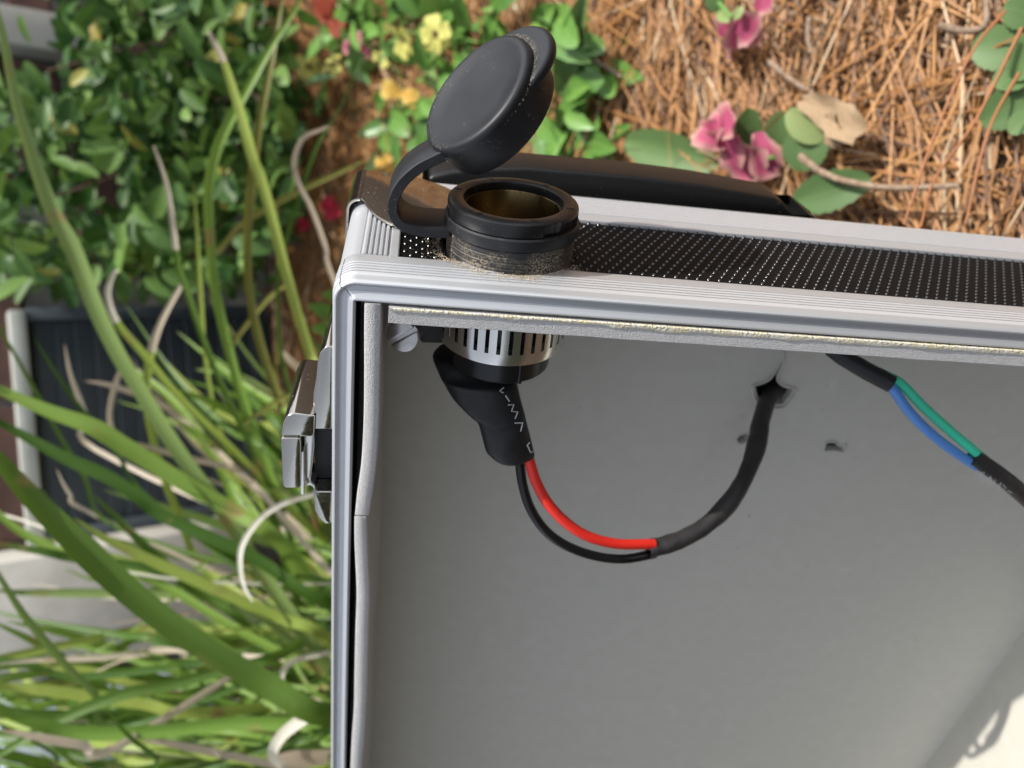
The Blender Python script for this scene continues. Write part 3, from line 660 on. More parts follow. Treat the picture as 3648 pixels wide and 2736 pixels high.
# the rest of the clump
for k in range(250):
    zone = RB.random()
    if zone < .88:
        ex, ey = RB.uniform(250, 1300), RB.uniform(1950, 2850)
        tx, ty = ex-RB.uniform(350, 1000), ey+RB.gauss(-90, 190)
        d0, d1 = RB.uniform(.58, .80), RB.uniform(.62, .86)
    else:
        ex, ey = RB.uniform(900, 1300), RB.uniform(1500, 2100)
        tx, ty = ex-RB.uniform(80, 700), ey-RB.uniform(150, 650)
        d0, d1 = RB.uniform(.66, .9), RB.uniform(.66, .9)
    bow = RB.gauss(0, 60)
    mx_, my_ = lerp(tx, ex, .3), lerp(ty, ey, .3)
    if (mx_ < 760 and 1700 < my_ < 2110) or (mx_ < 560 and 2110 < my_ < 2350):
        if RB.random() < .88: continue
    pts = [(tx, ty), (lerp(tx, ex, .35), lerp(ty, ey, .35)-bow), (lerp(tx, ex, .7), lerp(ty, ey, .7)-bow*.8), (ex, ey)]
    q = RB.random(); m = G_MID if q < .44 else G_DARK if q < .64 else G_YEL if q < .72 else G_GREY if q < .88 else G_TAN if q < .98 else G_PALE
    blade_px(pts, RB.uniform(11, 40)*(.6 if m in (G_TAN, G_PALE) else 1), d0, m, d1=d1)
# soft green seedling leaves beside the latch
sd = thing('seedling', 'bright green leafy seedling between the latch and the vent', 'plant', Matrix.Translation(at_height(1150, 1200, 0)))
for a, b_, w in (((1200, 1120), (1100, 1090), 44), ((1200, 1170), (1110, 1170), 40), ((1210, 1250), (1125, 1235), 44), ((1215, 1320), (1120, 1300), 36), ((1230, 1050), (1150, 1050), 40)):
    p = at_depth(*a, .72); q = at_depth(*b_, .70); put('leaf', vl[0], orient(p, q-p, tocam(p)+Vector((0, 0, .5)), (q-p).length, 1.3), sd)
stem_to(sd, at_depth(1215, 1150, .72), at_height(1240, 1250, 0), .0012)

# ------------------------------------------------------------------ the aluminium case
case = thing('aluminium_case', 'open aluminium flight case with black textured sides and grey foam lining', 'case', CASE)
def rail_path(i, r=6.0, gap=.12):
    """half corner, straight run, half corner of side i; yields (corner or line point, outward dir)"""
    cs = [(r, -r), (LX-r, -r), (LX-r, LY+r), (r, LY+r)]; a0 = [135, 45, -45, -135][i]
    out = []
    for k in range(6): out.append((cs[i], math.radians(lerp(a0-1.9, a0-45, k/5))))
    for k in range(6): out.append((cs[(i+1) % 4], math.radians(lerp(a0-45, a0-90+1.9, k/5))))
    return out, r
FRONT = [(-1.9, -16.2), (-1.0, -16.2), (-.35, -16.0), (-.12, -15.4), (-.05, -11.6)]
for k in range(5):
    z = -11.0+k*1.5; FRONT += [(-.75, z-.36), (-.75, z-.04), (.10, z+.06), (.12, z+1.04)]
FRONT += [(-.10, -3.3), (-.18, -1.2), (-.38, -.45), (-.72, -.05), (-1.05, .02), (-1.25, -.15), (-1.5, -.55), (-2.0, -.95), (-2.7, -1.08), (-3.15, -.98), (-3.22, -.80), (-4.55, -.12), (-4.85, .22), (-5.2, .36), (-5.6, .22), (-5.8, -.15), (-5.8, -2.6), (-1.9, -2.6)]
BACK = [(-1.9, -53.6), (-1.0, -53.6), (-.30, -53.8), (-.08, -54.4), (-.02, -58.6)]
for k in range(8):
    z = -59.0-k*1.75; BACK += [(-.60, z-.04), (-.60, z-.40), (.10, z-.50), (.10, z-1.60)]
BACK += [(-.12, -73.6), (-.35, -75.2), (-1.0, -76.4), (-2.0, -76.9), (-12, -76.9), (-12, -75.5), (-1.9, -75.5)]
for nm, prof in (('front_rail', FRONT), ('rear_rail', BACK)):
    for i in range(4):
        b = MB(); path, r = rail_path(i); rows = []
        for (cx_, cy_), a in path:
            rows.append([(cx_+(r+u)*math.cos(a), cy_+(r+u)*math.sin(a), z) for u, z in prof])
        b.grid(rows, close_v=True); n = len(prof)
        b.f += [tuple(range(n)), tuple(range((len(path)-1)*n, len(path)*n))]; b.mi += [0, 0]
        rid = [0]*n
        for k in range(n):
            za, zb = prof[k][1], prof[(k+1) % n][1]
            if prof[k][0] > -1 and prof[(k+1) % n][0] > -1 and (-11.5 < min(za, zb) and max(za, zb) < -3.2 or max(za, zb) < -58.8 and min(za, zb) > -73.7): rid[k] = 1
        b.mi = rid*(len(path)-1)+[0, 0]
        b.build(nm, [ALU if i % 2 else ALU_BR, ALU_RIDGE], case, smooth=28)
# corner posts along the depth
POST = [(15.6, -1.9), (15.6, -.55), (15.3, -.38), (13.4, -.36)]
for k in range(5):
    x = 12.9-k*1.35; POST += [(x, -.72), (x-.25, -.72), (x-.42, -.02), (x-.95, -.02)]
POST += [(5.9, -.72), (5.6, -.50)]
for k in range(9):
    a = math.radians(90+k*90/8); POST.append((5.6+5.2*math.cos(a), -5.7+5.2*math.sin(a)))
POST += [(.4, -6.2), (.8, -6.6)]
for k in range(5):
    y = -7.2-k*1.35; POST += [(.72, y), (.72, y-.25), (.06, y-.42), (.06, y-.95)]
POST += [(.4, -14), (.4, -15.6), (1.9, -15.6), (1.9, -6.4), (2.6, -3.6), (4.6, -2.2), (7, -1.9)]
for sx, sy_ in ((0, 0), (1, 0), (0, 1), (1, 1)):
    b = MB(); P2 = [((LX-x) if sx else x, (LY-y) if sy_ else y) for x, y in POST]
    b.prism(P2, -53.7, -16.1, lambda a, c, t: (a, c, t)); b.build('corner_post', ALU, case, smooth=28)
# textured side panel with the socket hole
SOCX, SOCZ = 45.8, -27.2
def hole_at(x, z): return math.hypot(x-SOCX+1.7, z-SOCZ+.6) < 18.9
b = MB(); px0, px1, pz0, pz1 = 14.8, LX-14.8, -54.4, -15.4; nx, nz = 220, 30
for i in range(nx+1):
    for j in range(nz+1): b.v.append((lerp(px0, px1, i/nx), -1.2, lerp(pz0, pz1, j/nz)))
for i in range(nx):
    for j in range(nz):
        if hole_at(lerp(px0, px1, (i+.5)/nx), lerp(pz0, pz1, (j+.5)/nz)): continue
        k = i*(nz+1)+j; b.f.append((k, k+1, k+nz+2, k+nz+1)); b.mi.append(0)
pan = b.build('textured_panel', ABS, case, smooth=80, fix=False)
b = MB(); A, B = 3.2, 4.9
for i in range(int((px1-px0)/A*2)):
    for j in range(int((pz1-pz0)/B)+1):
        x = px0+.8+i*A/2; z = pz0+.9+j*B+(B/2 if i % 2 else 0)
        if z > pz1-.3 or x > px1-.6 or hole_at(x, z): continue
        vs_ = []; n_ = 8
        for rr_, hh_ in ((.66, -.02), (.50, .26), (.27, .46)):
            vs_ += [(x+rr_*math.cos(2*math.pi*k/n_), -1.2+hh_, z+rr_*math.sin(2*math.pi*k/n_)) for k in range(n_)]
        vs_.append((x, -1.2+.54, z)); fs_ = []
        for q in range(2): fs_ += [(q*n_+k, q*n_+(k+1) % n_, (q+1)*n_+(k+1) % n_, (q+1)*n_+k) for k in range(n_)]
        fs_ += [(2*n_+k, 2*n_+(k+1) % n_, 3*n_) for k in range(n_)]; b.add(vs_, fs_)
o = b.build('stud', ABS_TIP, pan, smooth=80, fix=False); o['kind'] = 'stuff'
for lo, hi in (((14, LY+.8, -54), (LX-14, LY+1.6, -16)), ((.8, LY+15, -54), (1.6, -15, -16)), ((LX-1.6, LY+15, -54), (LX-.8, -15, -16)), ((8, LY+8, -76.2), (LX-8, -8, -75.4))):
    b = MB(); b.box(lo, hi); b.build('outer_panel', ABS, case)
b = MB()
for lo, hi in (((12, -2.6, -75), (27.5, -1.9, -3)), ((65.5, -2.6, -75), (LX-12, -1.9, -3)), ((27.5, -2.6, -75), (65.5, -1.9, -47)), ((1.9, LY+12, -75), (2.6, -12, -3)), ((LX-2.6, LY+12, -75), (LX-1.9, -12, -3)), ((12, LY+1.9, -75), (LX-12, LY+2.6, -3))): b.box(lo, hi)
b.build('inner_panel', BLACKIN, case)
# foam lining
def foam_slab(name, poly, lo, hi, fn, bevel=.5): 
    b = MB(); b.prism(poly, lo, hi, fn); return b.build(name, [FOAM_E], case, bevel=bevel, smooth=40)
# along the socket wall: wavy front edge, cut round the socket
top = []; bot = []
R = random.Random(5)
for k in range(61):
    x = lerp(14.0, LX-9, k/60); w_ = .18*noise.noise(Vector((x*.06, 1, 0)))
    top.append((x, -6.5+w_+.25*noise.noise(Vector((x*.5, 0, 0))))); bot.append((x, -11.35+w_+.1*noise.noise(Vector((x*.9, 3, 0)))))
b = MB()
def skip(k): return 28 < lerp(14.0, LX-9, (k+.5)/60) < 65
rows = []
for k in range(61):
    t, u = top[k], bot[k]; zb = -12.5 if 28 < t[0] < 65 else -72
    rows.append([(t[0], t[1], .1), (t[0], t[1]-.35, .45), (u[0], u[1]+.3, .45), (u[0], u[1], .1), (u[0], u[1], zb), (t[0], t[1], zb)])
b.grid(rows, close_v=True); b.f += [tuple(range(6)), tuple(range(360, 366))]; b.mi += [0, 0]
b.build('foam_strip', FOAM_E, case, smooth=40)
gl = MB(); rows = []
for k in range(241):
    x = lerp(14.6, LX-10, k/240); gy = lerp(W(1400, 1099, 2, .6).y, W(3648, 1251, 2, .6).y, min(1, (x-14)/178)); n1 = noise.noise(Vector((x*.12, 9, 0))); n2 = noise.noise(Vector((x*.7, 4, 0)))
    w_ = max(.15, (.75 if x < 70 else 1.35)+.5*n1+.3*n2); y0 = gy+.15*n2; ht = .25+.25*abs(n2)
    rows.append([(x, y0+.15, -.1), (x, y0, .45+ht), (x, y0-w_*.5, .50+ht), (x, y0-w_, .50+ht*.35), (x, y0-w_-.05, -.1)])
gl.grid(rows); gl.build('glue_line', GLUE, case, smooth=60, fix=False)
# left strip, two pieces, bowed
def left_foam(pxl):
    """pxl: (py, outer px, inner px) at the opening"""
    b = MB(); rows = []; pts = []
    for py, xa, xb in pxl:
        pa, pb = W(xa, py, 2, .4), W(xb, py, 2, .4); pts.append((pa.x, pb.x, (pa.y+pb.y)/2))
    q = spline(pts, 6)
    for i, (xa, xb, y) in enumerate(q):
        e = .1*noise.noise(Vector((y*.4, 2, 0)))
        rows.append([(xa, y, .0), (xa+.4, y, .4+e), (xb-.35, y, .4+e), (xb, y, .05), (xb+.6+e, y, -20), (xb+.8, y, -58), (xb+1.0, y, -73), (xa, y, -73)])
    b.grid(rows, close_v=True); b.f += [tuple(range(8)), tuple(range(8*(len(q)-1), 8*len(q)))]; b.mi += [0, 0]
    return b.build('foam_strip', FOAM_E, case, smooth=50)
left_foam([(1083, 1298, 1357), (1200, 1297, 1356), (1350, 1297, 1353), (1500, 1295, 1350), (1650, 1287, 1341), (1760, 1272, 1327), (1836, 1264, 1315)])
left_foam([(1842, 1262, 1307), (1920, 1262, 1308), (2010, 1266, 1312), (2120, 1270, 1317), (2250, 1266, 1313), (2400, 1263, 1309), (2520, 1261, 1305), (2640, 1253, 1298), (2736, 1249, 1289), (2950, 1244, 1285), (3500, 1230, 1268), (4050, 1222, 1258)])
# right and bottom foam
b = MB(); b.box((350, LY+8, -73), (LX-2.7, -11.5, -.8)); b.build('foam_strip', FOAM, case, bevel=.5)
b = MB(); b.box((14, LY+2.8, -73), (349.8, LY+8, -.8)); b.build('foam_strip', FOAM, case, bevel=.5)
# floor foam with the cable hole and two rivet holes
FZ = -71.6
def loop(pts): return [Vector((p.x, p.y, FZ)) for p in (W(x, y, 2, FZ) for x, y in pts)]
holes = [loop([(2690, 1372), (2728, 1360), (2755, 1338), (2776, 1298), (2790, 1258), (2784, 1300), (2768, 1345), (2785, 1372), (2826, 1384), (2815, 1408), (2788, 1440), (2740, 1440), (2700, 1420)]),
         loop([(2622, 1566), (2635, 1552), (2662, 1545), (2670, 1560), (2655, 1575), (2638, 1578)]),
         loop([(2935, 1606), (2945, 1578), (2975, 1576), (2990, 1590), (3008, 1582), (3002, 1606), (2970, 1604)])]
bm = bmesh.new(); edges = []
def ring(pts):
    vs = [bm.verts.new(p*MM) for p in pts]; return vs, [bm.edges.new((vs[i], vs[(i+1) % len(vs)])) for i in range(len(vs))]
nseg = 24
outl = [Vector((lerp(12, 350.2, k/nseg), -8, FZ)) for k in range(nseg)]+[Vector((350.2, lerp(-8, LY+8, k/nseg), FZ)) for k in range(nseg)]+[Vector((lerp(350.2, 12, k/nseg), LY+8, FZ)) for k in range(nseg)]+[Vector((12, lerp(LY+8, -8, k/nseg), FZ)) for k in range(nseg)]
ov, oe = ring(outl); edges += oe; hv = []
for h in holes:
    v_, e_ = ring(h); edges += e_; hv.append(v_)
bmesh.ops.triangle_fill(bm, use_beauty=True, use_dissolve=False, edges=edges)
for v_ in hv:
    lo = [bm.verts.new(v.co+Vector((0, 0, -3.6*MM))) for v in v_]
    for i in range(len(v_)): bm.faces.new((v_[i], v_[(i+1) % len(v_)], lo[(i+1) % len(v_)], lo[i]))
for f in bm.faces:
    if abs(f.normal.z) > .9 and f.normal.z < 0: f.normal_flip()
me = bpy.data.meshes.new('foam_floor'); bm.to_mesh(me); bm.free(); me.materials.append(FOAM); link('foam_floor', me, case)
# torn foam lips round the holes
for h, s_ in zip(holes, (1.0, .7, .8)):
    c = sum(h, Vector())/len(h); pts = [c+(p-c)*1.12+Vector((0, 0, .1+.35*rnd()*s_)) for p in h]; b = MB(); b.tube(spline(pts+[pts[0]], 4), .55*s_, n=6, caps=False, wob=.5)
    b.build('torn_lip', FOAM, case, smooth=60, fix=False)
# chrome corner
ch = [(3.0, -52.0), (3.6, -51.2), (4.4, -49.6), (6, -45.0), (8.6, -39.5), (12, -35.6), (15.5, -33.4), (20, -32.4), (24.5, -33.0), (29, -35.4), (33, -39.0), (36, -44), (37, -50), (36, -57), (33, -63.5), (29, -68.5), (25, -72), (20.5, -75), (16, -77.2), (3.0, -78.2)]
sm_ = [(p.x, p.y) for p in spline([(a, c, 0) for a, c in ch], 3)]
b = MB(); b.prism(sm_, .12, .95, lambda a, c, t: (a, t, c))
b.build('corner_plate', CHROME, case, bevel=.28, smooth=40)
b = MB(); rows = []
for k in range(10):
    a = math.radians(90+k*10); 
    rows.append([(3.0+r*math.cos(a), -3.0+r*math.sin(a), z) for r, z in ((3.95, -77.8), (3.95, -51.8), (3.6, -51.6), (3.2, -51.8), (3.2, -77.8))])
rows.append([(3.0-r, -26, z) for r, z in ((3.95, -77.8), (3.95, -44), (3.6, -43.8), (3.2, -44), (3.2, -77.8))])
b.grid(rows, close_v=True); b.f += [tuple(range(5)), tuple(range(50, 55))]; b.mi += [0, 0]
b.build('corner_fold', CHROME, case, smooth=40)
b = MB(); b.lathe([(0, 1.6), (1.0, 1.5), (1.7, 1.2), (2.0, .9)], 16)
b.v = [(x+21, y, z-47) for x, y, z in b.v]; b.build('rivet', CHROME, case)
# handle on the far side: base flange and bowed grip
HZ = -80.0
def hp(px, py, z): p = W(px, py, 2, z); return (p.x, p.y)
grip = [hp(x, y, HZ-24 if y < 730 else HZ-6) for x, y in ((1512, 640), (1516, 590), (1535, 566), (1600, 552), (1700, 543), (1857, 539), (2000, 551), (2223, 570), (2447, 600), (2700, 646), (2730, 662), (2775, 722), (2780, 790), (1512, 700))]
b = MB(); b.prism(grip, HZ-24, HZ-6, lambda a, c, t: (a, c, t)); b.build('handle_grip', PLASTIC, case, bevel=1.6, seg=3, smooth=50)
fl = [hp(x, y, HZ-20 if y < 755 and x > 1510 else HZ) for x, y in ((1506, 690), (1504, 636), (1525, 628), (2000, 650), (2400, 690), (2775, 724), (2849, 731), (2872, 744), (2890, 770), (2890, 830), (1506, 760))]
b = MB(); b.prism(fl, HZ-20, HZ, lambda a, c, t: (a, c, t)); b.build('handle_base', PLASTIC, case, bevel=1.2, seg=3, smooth=50)
# latch on the left side
def lp(px, py): p = W(px, py, 2, -6); return (min(p.x, -.1) if px < 1176 else -.12, p.y)
def plate(pts, z0, z1, name, m=CHROME, bev=.5, parent=None):
    b = MB(); b.prism([lp(*p) for p in pts], z0, z1, lambda a, c, t: (a, c, t)); return b.build(name, m, case if parent is None else parent, bevel=bev, seg=3, smooth=50)
lat = plate([(1180, 1234), (1160, 1236), (1140, 1258), (1132, 1290), (1126, 1350), (1116, 1405), (1116, 1470), (1118, 1530), (1180, 1530)], -34, -6, 'latch')
def sub(b_name, pts, z0, z1, m, bev=.4):
    o = plate(pts, z0, z1, b_name, m, bev, parent=lat); return o
sub('lever_top', [(1124, 1474), (1045, 1466), (1024, 1474), (1010, 1500), (1003, 1537), (1003, 1550), (1112, 1550), (1122, 1540)], -34, -5, CHROME, .6)
sub('lever', [(1004, 1548), (1010, 1716), (1018, 1725), (1070, 1727), (1076, 1715), (1074, 1560), (1068, 1548)], -30, -4.2, CHROME, .5)
sub('lever_rib', [(1076, 1600), (1074, 1750), (1086, 1752), (1084, 1600)], -28, -4.6, STEEL, .1)
sub('lever_bracket', [(1080, 1552), (1116, 1548), (1118, 1600), (1112, 1660), (1104, 1726), (1084, 1726)], -30, -7.5, STEEL, .3)
sub('keeper', [(1122, 1732), (1116, 1750), (1122, 1820), (1135, 1846), (1160, 1868), (1180, 1862), (1180, 1752), (1126, 1752)], -34, -6, CHROME, .5)
sub('hook_wire', [(1090, 1726), (1108, 1724), (1122, 1736), (1126, 1752), (1120, 1752), (1114, 1738), (1104, 1732), (1090, 1733)], -16, -6.4, STEEL, .2)
sub('latch_recess', [(1120, 1532), (1180, 1532), (1180, 1750), (1126, 1750), (1110, 1724)], -33, -12, BLACKIN, .2)

# ------------------------------------------------------------------ power socket through the wall
ax_ = Vector((-2.2, 54, 0)).normalized(); xx = Vector((0, 0, 1)).cross(ax_) * -1
xx = ax_.cross(Vector((0, 0, 1))).normalized()
ML = Matrix((xx, ax_, Vector((0, 0, 1)))).transposed().to_4x4(); ML.translation = Vector((SOCX, 0, SOCZ))*MM
sock = thing('power_socket', 'black round power socket with a dusty thread mounted through the case rail', 'socket', CASE @ ML)
SI = (ML.inverted())
def s_loc(p): q = SI @ (Vector(p)*MM); return q*1000       # case mm -> socket mm
thread = [(12.0, -6.0)]
for k in range(7): thread += [(17.45, -5.2+k*1.65), (17.6, -5.0+k*1.65), (17.6, -3.9+k*1.65), (17.45, -3.7+k*1.65)]
thread += [(17.0, 6.6), (12.5, 6.6)]
b = MB(); b.lathe(thread, 96); b.build('threaded_collar', DUSTY, sock, smooth=25)
b = MB(); b.lathe([(14, 6.4), (17.9, 6.4), (18.4, 6.7), (18.5, 8.2), (18.35, 9.5), (17.9, 9.9), (14, 9.9)], 96); b.build('strap_ring', RUBBER, sock, smooth=30)
def bz(r, h, a):
    a = math.degrees(a) % 360           # 90 = towards the viewer
    if r > 17 and h < 13.0 and (52 < a < 66 or 172 < a < 186 or 292 < a < 306): return 16.6
    if r > 17 and 20 < a < 52 and h < 11.6: return 16.9
    return r
b = MB(); b.lathe([(14, 10.0), (17.3, 10.0), (17.7, 10.2), (17.8, 11), (17.8, 12.9), (17.6, 13.6), (17.0, 14.1), (15.9, 14.3), (14.4, 14.25), (13.6, 13.9), (13.45, 13.2), (13.4, 11.9), (12.7, 11.7)], 120, rf=bz); b.build('bezel_ring', RUBBER2, sock, smooth=30)
for k, a in enumerate((20, 75, 130, 200, 250, 310)):
    b = MB(); b.lathe([(0, .22), (.7, .18), (1.1, 0)], 10); q = Vector((15.6*math.cos(math.radians(a)), 14.28, 15.6*math.sin(math.radians(a))))
    b.v = [(x*1.3+q.x, y+q.y, z+q.z) for x, y, z in b.v]; b.build('nub', RUBBER2, sock)
b = MB(); b.lathe([(13.1, 12.0), (12.7, 12.0), (12.55, 11.7), (12.5, -28), (0, -28)], 72); b.build('brass_liner', BRASS, sock, smooth=40)
b = MB(); b.lathe([(12, -2.2), (21.5, -2.2), (21.5, -3.6), (12, -3.6)], 48); b.build('light_leak_disc', RUBBER2, sock, smooth=30)  # hidden disc added to stop sunlight leaking in round the socket
b = MB(); b.lathe([(12.6, -6), (15.4, -6), (15.6, -24), (15.2, -24.5), (15.0, -35.3), (14.4, -36), (0, -36), (0, -35)], 64); b.build('barrel', W_BLACK, sock, smooth=30)
b = MB(); b.box((4.2, -35.8, 13.6), (5.3, -25, 14.8)); b.build('mould_ridge', W_BLACK, sock, bevel=.2)
# cap
cc = s_loc(W(1690, 328, 2, -27.2)); nC = (SI.to_3x3() @ Vector((-.743, .608, .281))).normalized(); rv = SI.to_3x3() @ Vector([a.dot(ray_c(1690, 328)) for a in AX]); tC = rv.cross(nC).normalized()   # tC: towards the tab
if tC.y < 0: tC = -tC
zC = tC.cross(nC)
def cap_pt(a, h, c): a *= .93; c *= .93; p = cc+tC*a+nC*h+zC*c; return (p.x, p.y, p.z)
prof = [(0, -.55), (6, -.58), (11, -.50), (14.2, -.25), (15.8, .15), (16.9, .28), (17.7, .05), (18.25, -.6), (18.4, -1.5), (18.35, -5), (18.5, -9.7), (18.2, -10.4), (17.4, -10.6), (16.7, -10.1), (16.5, -4), (0, -3.6)]
b = MB()
b.lathe(prof, 80); b.v = [cap_pt(x, h, z) for x, h, z in b.v]; b.build('cap', RUBBER, sock, smooth=50)
b = MB(); tabp = []
for k in range(33):
    a = math.radians(-90+180*k/32); tabp.append((11.0+13.4*math.cos(a), 15.2*math.sin(a)))
tabp += [(3, 14.5), (3, -14.5)]
b.prism(tabp, -5.0, -1.9, lambda a, c, t: cap_pt(a, t-.10*max(0, a-14), c)); b.build('cap_tab', RUBBER, sock, bevel=1.3, seg=4, smooth=60)
b = MB(); R = random.Random(31)
for k in range(1300):
    q = R.random()
    if q < .5: a = math.radians(R.gauss(0, 34)); r_ = 18.6/.93*.93+R.uniform(.05, 1.3); h_ = -1.86
    elif q < .8: a = math.radians(R.uniform(150, 262)); r_ = 16.9+R.gauss(0, .5); h_ = .22
    else: a = math.radians(180+R.gauss(0, 16)); r_ = 18.6+R.random()*.9; h_ = -3.0
    c_ = Vector(cap_pt(r_*math.cos(a), h_, r_*math.sin(a))); s_ = R.uniform(.025, .075)
    b.add([c_+Vector((R.gauss(0, 1), R.gauss(0, 1), R.gauss(0, 1)))*s_ for _ in range(4)], [(0, 1, 2), (0, 2, 3), (0, 3, 1), (1, 3, 2)])
o = b.build('dust', SAWDUST, sock, smooth=0, fix=False); o['kind'] = 'stuff'
# strap: a band from the cap's foot round to the ring
nearpts = [(1592, 552), (1548, 573), (1490, 603), (1437, 650), (1404, 708), (1400, 762), (1432, 806), (1500, 829), (1600, 834)]
sp = spline([tuple(s_loc(W(x, y, 2, -20.5))) for x, y in nearpts], 6); rows = []
for i, p in enumerate(sp):
    t = (sp[min(i+1, len(sp)-1)]-sp[max(i-1, 0)]); t.z = 0; t.normalize(); nn = Vector((-t.y, t.x, 0)); h_ = 1.35
    zf = p.z; zb = p.z-lerp(16, 15, i/len(sp)); r_ = .35
    rows.append([(p+nn*s_*h_*(1 if e else .82)+Vector((0, 0, z-p.z))) for s_, e, z in ((1, 0, zf), (1, 1, zf-r_), (1, 1, zb+r_), (1, 0, zb), (-1, 0, zb), (-1, 1, zb+r_), (-1, 1, zf-r_), (-1, 0, zf))])
b = MB(); b.grid([[tuple(v) for v in r] for r in rows], close_v=True); b.f += [tuple(range(8)), tuple(range(8*(len(sp)-1), 8*len(sp)))]; b.mi += [0, 0]
b.build('cap_strap', RUBBER, sock, smooth=40)
# sawdust round the hole
sdm = MB(); R = random.Random(8)
for k in range(2600):
    a = R.uniform(70, 215) if R.random() < .75 else R.uniform(20, 90); a = math.radians(a); rr = 18.0+abs(R.gauss(0, 1.5))
    x = SOCX+rr*math.cos(a)-(1.5 if math.cos(a) < -.3 else 0); z = SOCZ+rr*math.sin(a)
    if R.random() < .12: x += R.gauss(0, 5); z += R.gauss(0, 3)
    if z > -2 or x < 16 or math.hypot(x-SOCX, z-SOCZ) < 17.9: continue
    y = (.08 if z > -16 else -1.0)+R.random()*.2; s_ = R.uniform(.05, .17)
    q = [Vector((R.gauss(0, 1), R.gauss(0, .5), R.gauss(0, 1)))*s_ for _ in range(4)]
    sdm.add([Vector((x, y+.1, z))+v for v in q], [(0, 1, 2), (0, 2, 3), (0, 3, 1), (1, 3, 2)])
sdo = sdm.build('sawdust', SAWDUST, scale=MM, smooth=0, fix=False); sdo.matrix_world = CASE
tag(sdo, 'tan sawdust crumbs round the foot of the power socket', 'sawdust', kind='stuff')

# hose clamp
hc = thing('hose_clamp', 'slotted steel hose clamp round the socket barrel under the foam edge', 'clamp', CASE @ ML)
b = MB(); CR = 18.9; H0, H1 = -27.2, -14.0; prof_b = [(CR-.35, H0), (CR, H0), (CR+.05, H0+.2), (CR, H0+3.5), (CR-.35, H0+3.5)]
b.lathe(prof_b, 96)
b.lathe([(CR-.35, H1-2), (CR, H1-2), (CR, H1), (CR-.35, H1)], 96)
np_ = 36
for k in range(np_):
    a0 = 2*math.pi*k/np_; a1 = a0+2*math.pi/np_*.65; rows = []
    for j in range(5):
        a = lerp(a0, a1, j/4); rows.append([((CR-.35)*math.cos(a), H0+3.4, (CR-.35)*math.sin(a)), (CR*math.cos(a), H0+3.4, CR*math.sin(a)), (CR*math.cos(a), H1-1.9, CR*math.sin(a)), ((CR-.35)*math.cos(a), H1-1.9, (CR-.35)*math.sin(a))])
    b.grid(rows, close_v=True); o_ = len(b.v)
b.build('band', STEEL, hc, smooth=30)
scp = s_loc(W(1436, 1196, 2, -7)); sa = (SI.to_3x3() @ Vector((-.25, .08, .96))).normalized()
u_ = (SI.to_3x3() @ Vector((.70, .60, .2))); u_ = (u_-u_.dot(sa)*sa).normalized(); w_ = sa.cross(u_)
def scr(a, h, c): p = scp+u_*a+sa*h+w_*c; return (p.x, p.y, p.z)
b = MB()
for sgn in (1, -1):
    seg_ = [(4.4*math.cos(math.radians(q)), sgn*4.4*math.sin(math.radians(q))) for q in range(9, 172, 9)]
    b.prism(seg_, -.5, .9, lambda a, c, t: scr(a, t, c))
b.build('screw_head', DARKSTEEL, hc, bevel=.3, smooth=40)
b = MB(); b.lathe([(0, -9), (4.2, -9), (4.3, -1.2), (4.45, -.4), (4.45, -.1), (0, -.1)], 28); b.v = [scr(x, h, z) for x, h, z in b.v]; b.build('screw_body', DARKSTEEL, hc)
b = MB(); p0 = s_loc((27, -30, -24)); b.box((p0.x-4, p0.y-1.5, p0.z-9), (p0.x+3.5, p0.y+9.5, p0.z-1)); b.build('screw_housing', BLACKIN, hc, bevel=1.)

# ------------------------------------------------------------------ cables
cab = thing('red_black_cable', 'short looped cable of one red and one black wire from the socket into the foam', 'cable', CASE)
secs = [(1238, 1562, 1790, -33, 4.0), (1268, 1541, 1800, -29, 4.6), (1328, 1561, 1832, -25, 6.0), (1353, 1575, 1840, -23, 6.2), (1413, 1611, 1853, -20, 5.2), (1477, 1670, 1870, -17.5, 4.2), (1502, 1700, 1876, -17, 4.0), (1547, 1714, 1887, -16, 3.8), (1602, 1730, 1901, -15, 3.3), (1622, 1748, 1905, -15, 3.0)]
rows = []; SH = []
for py, xa, xb, zc, ht in secs:
    A_, B_ = W(xa, py, 2, zc), W(xb, py, 2, zc); SH.append((py, A_, B_, zc, ht))
sq = spline([(py, 0, 0) for py, *_ in SH], 4)
def sh_at(i, k, n=4):
    pass
LA = spline([s_[1] for s_ in SH], 4); LB = spline([s_[2] for s_ in SH], 4); HT = [v.x for v in spline([(s_[4], 0, 0) for s_ in SH], 4)]
# slanted, pinched lower mouth
for i in range(len(LA)):
    c = (LA[i]+LB[i])/2; h = (LB[i]-LA[i])/2; row = []
    sl_ = max(0, (i-len(LA)+8)/8)
    for k in range(22):
        a = 2*math.pi*k/22; ca, sa_ = math.cos(a), math.sin(a)
        sx_ = math.copysign(abs(ca)**.8, ca); e = .7*noise.noise(Vector((i*.25, ca*1.5, sa_*1.5)))+.35*noise.noise(Vector((i*.6, ca*5, sa_*3)))
        p = c+h*sx_+Vector((0, 0, HT[i]*sa_+e)); p.y -= sl_*2.8*(1-abs(ca))*(1 if ca < .4 else .6); row.append(tuple(p))
    rows.append(row)
b = MB(); b.grid(rows, close_v=True); n = 22; b.f += [tuple(range(n))]; b.mi += [0]
b.f += [tuple(range(n*(len(rows)-1), n*len(rows)))]; b.mi += [0]
b.build('shrink_tube', SHRINK, cab, smooth=60)
def wire(name, pts, r, m, parent, n=12, wob=0.):
    b = MB(); q = spline([W(x, y, 2, z) for x, y, z in pts], 8)
    rr = r if not isinstance(r, tuple) else [lerp(r[0], r[1], i/(len(q)-1)) for i in range(len(q))]
    b.tube(q, rr, n=n, wob=wob); return b.build(name, m, parent, smooth=60, fix=False)
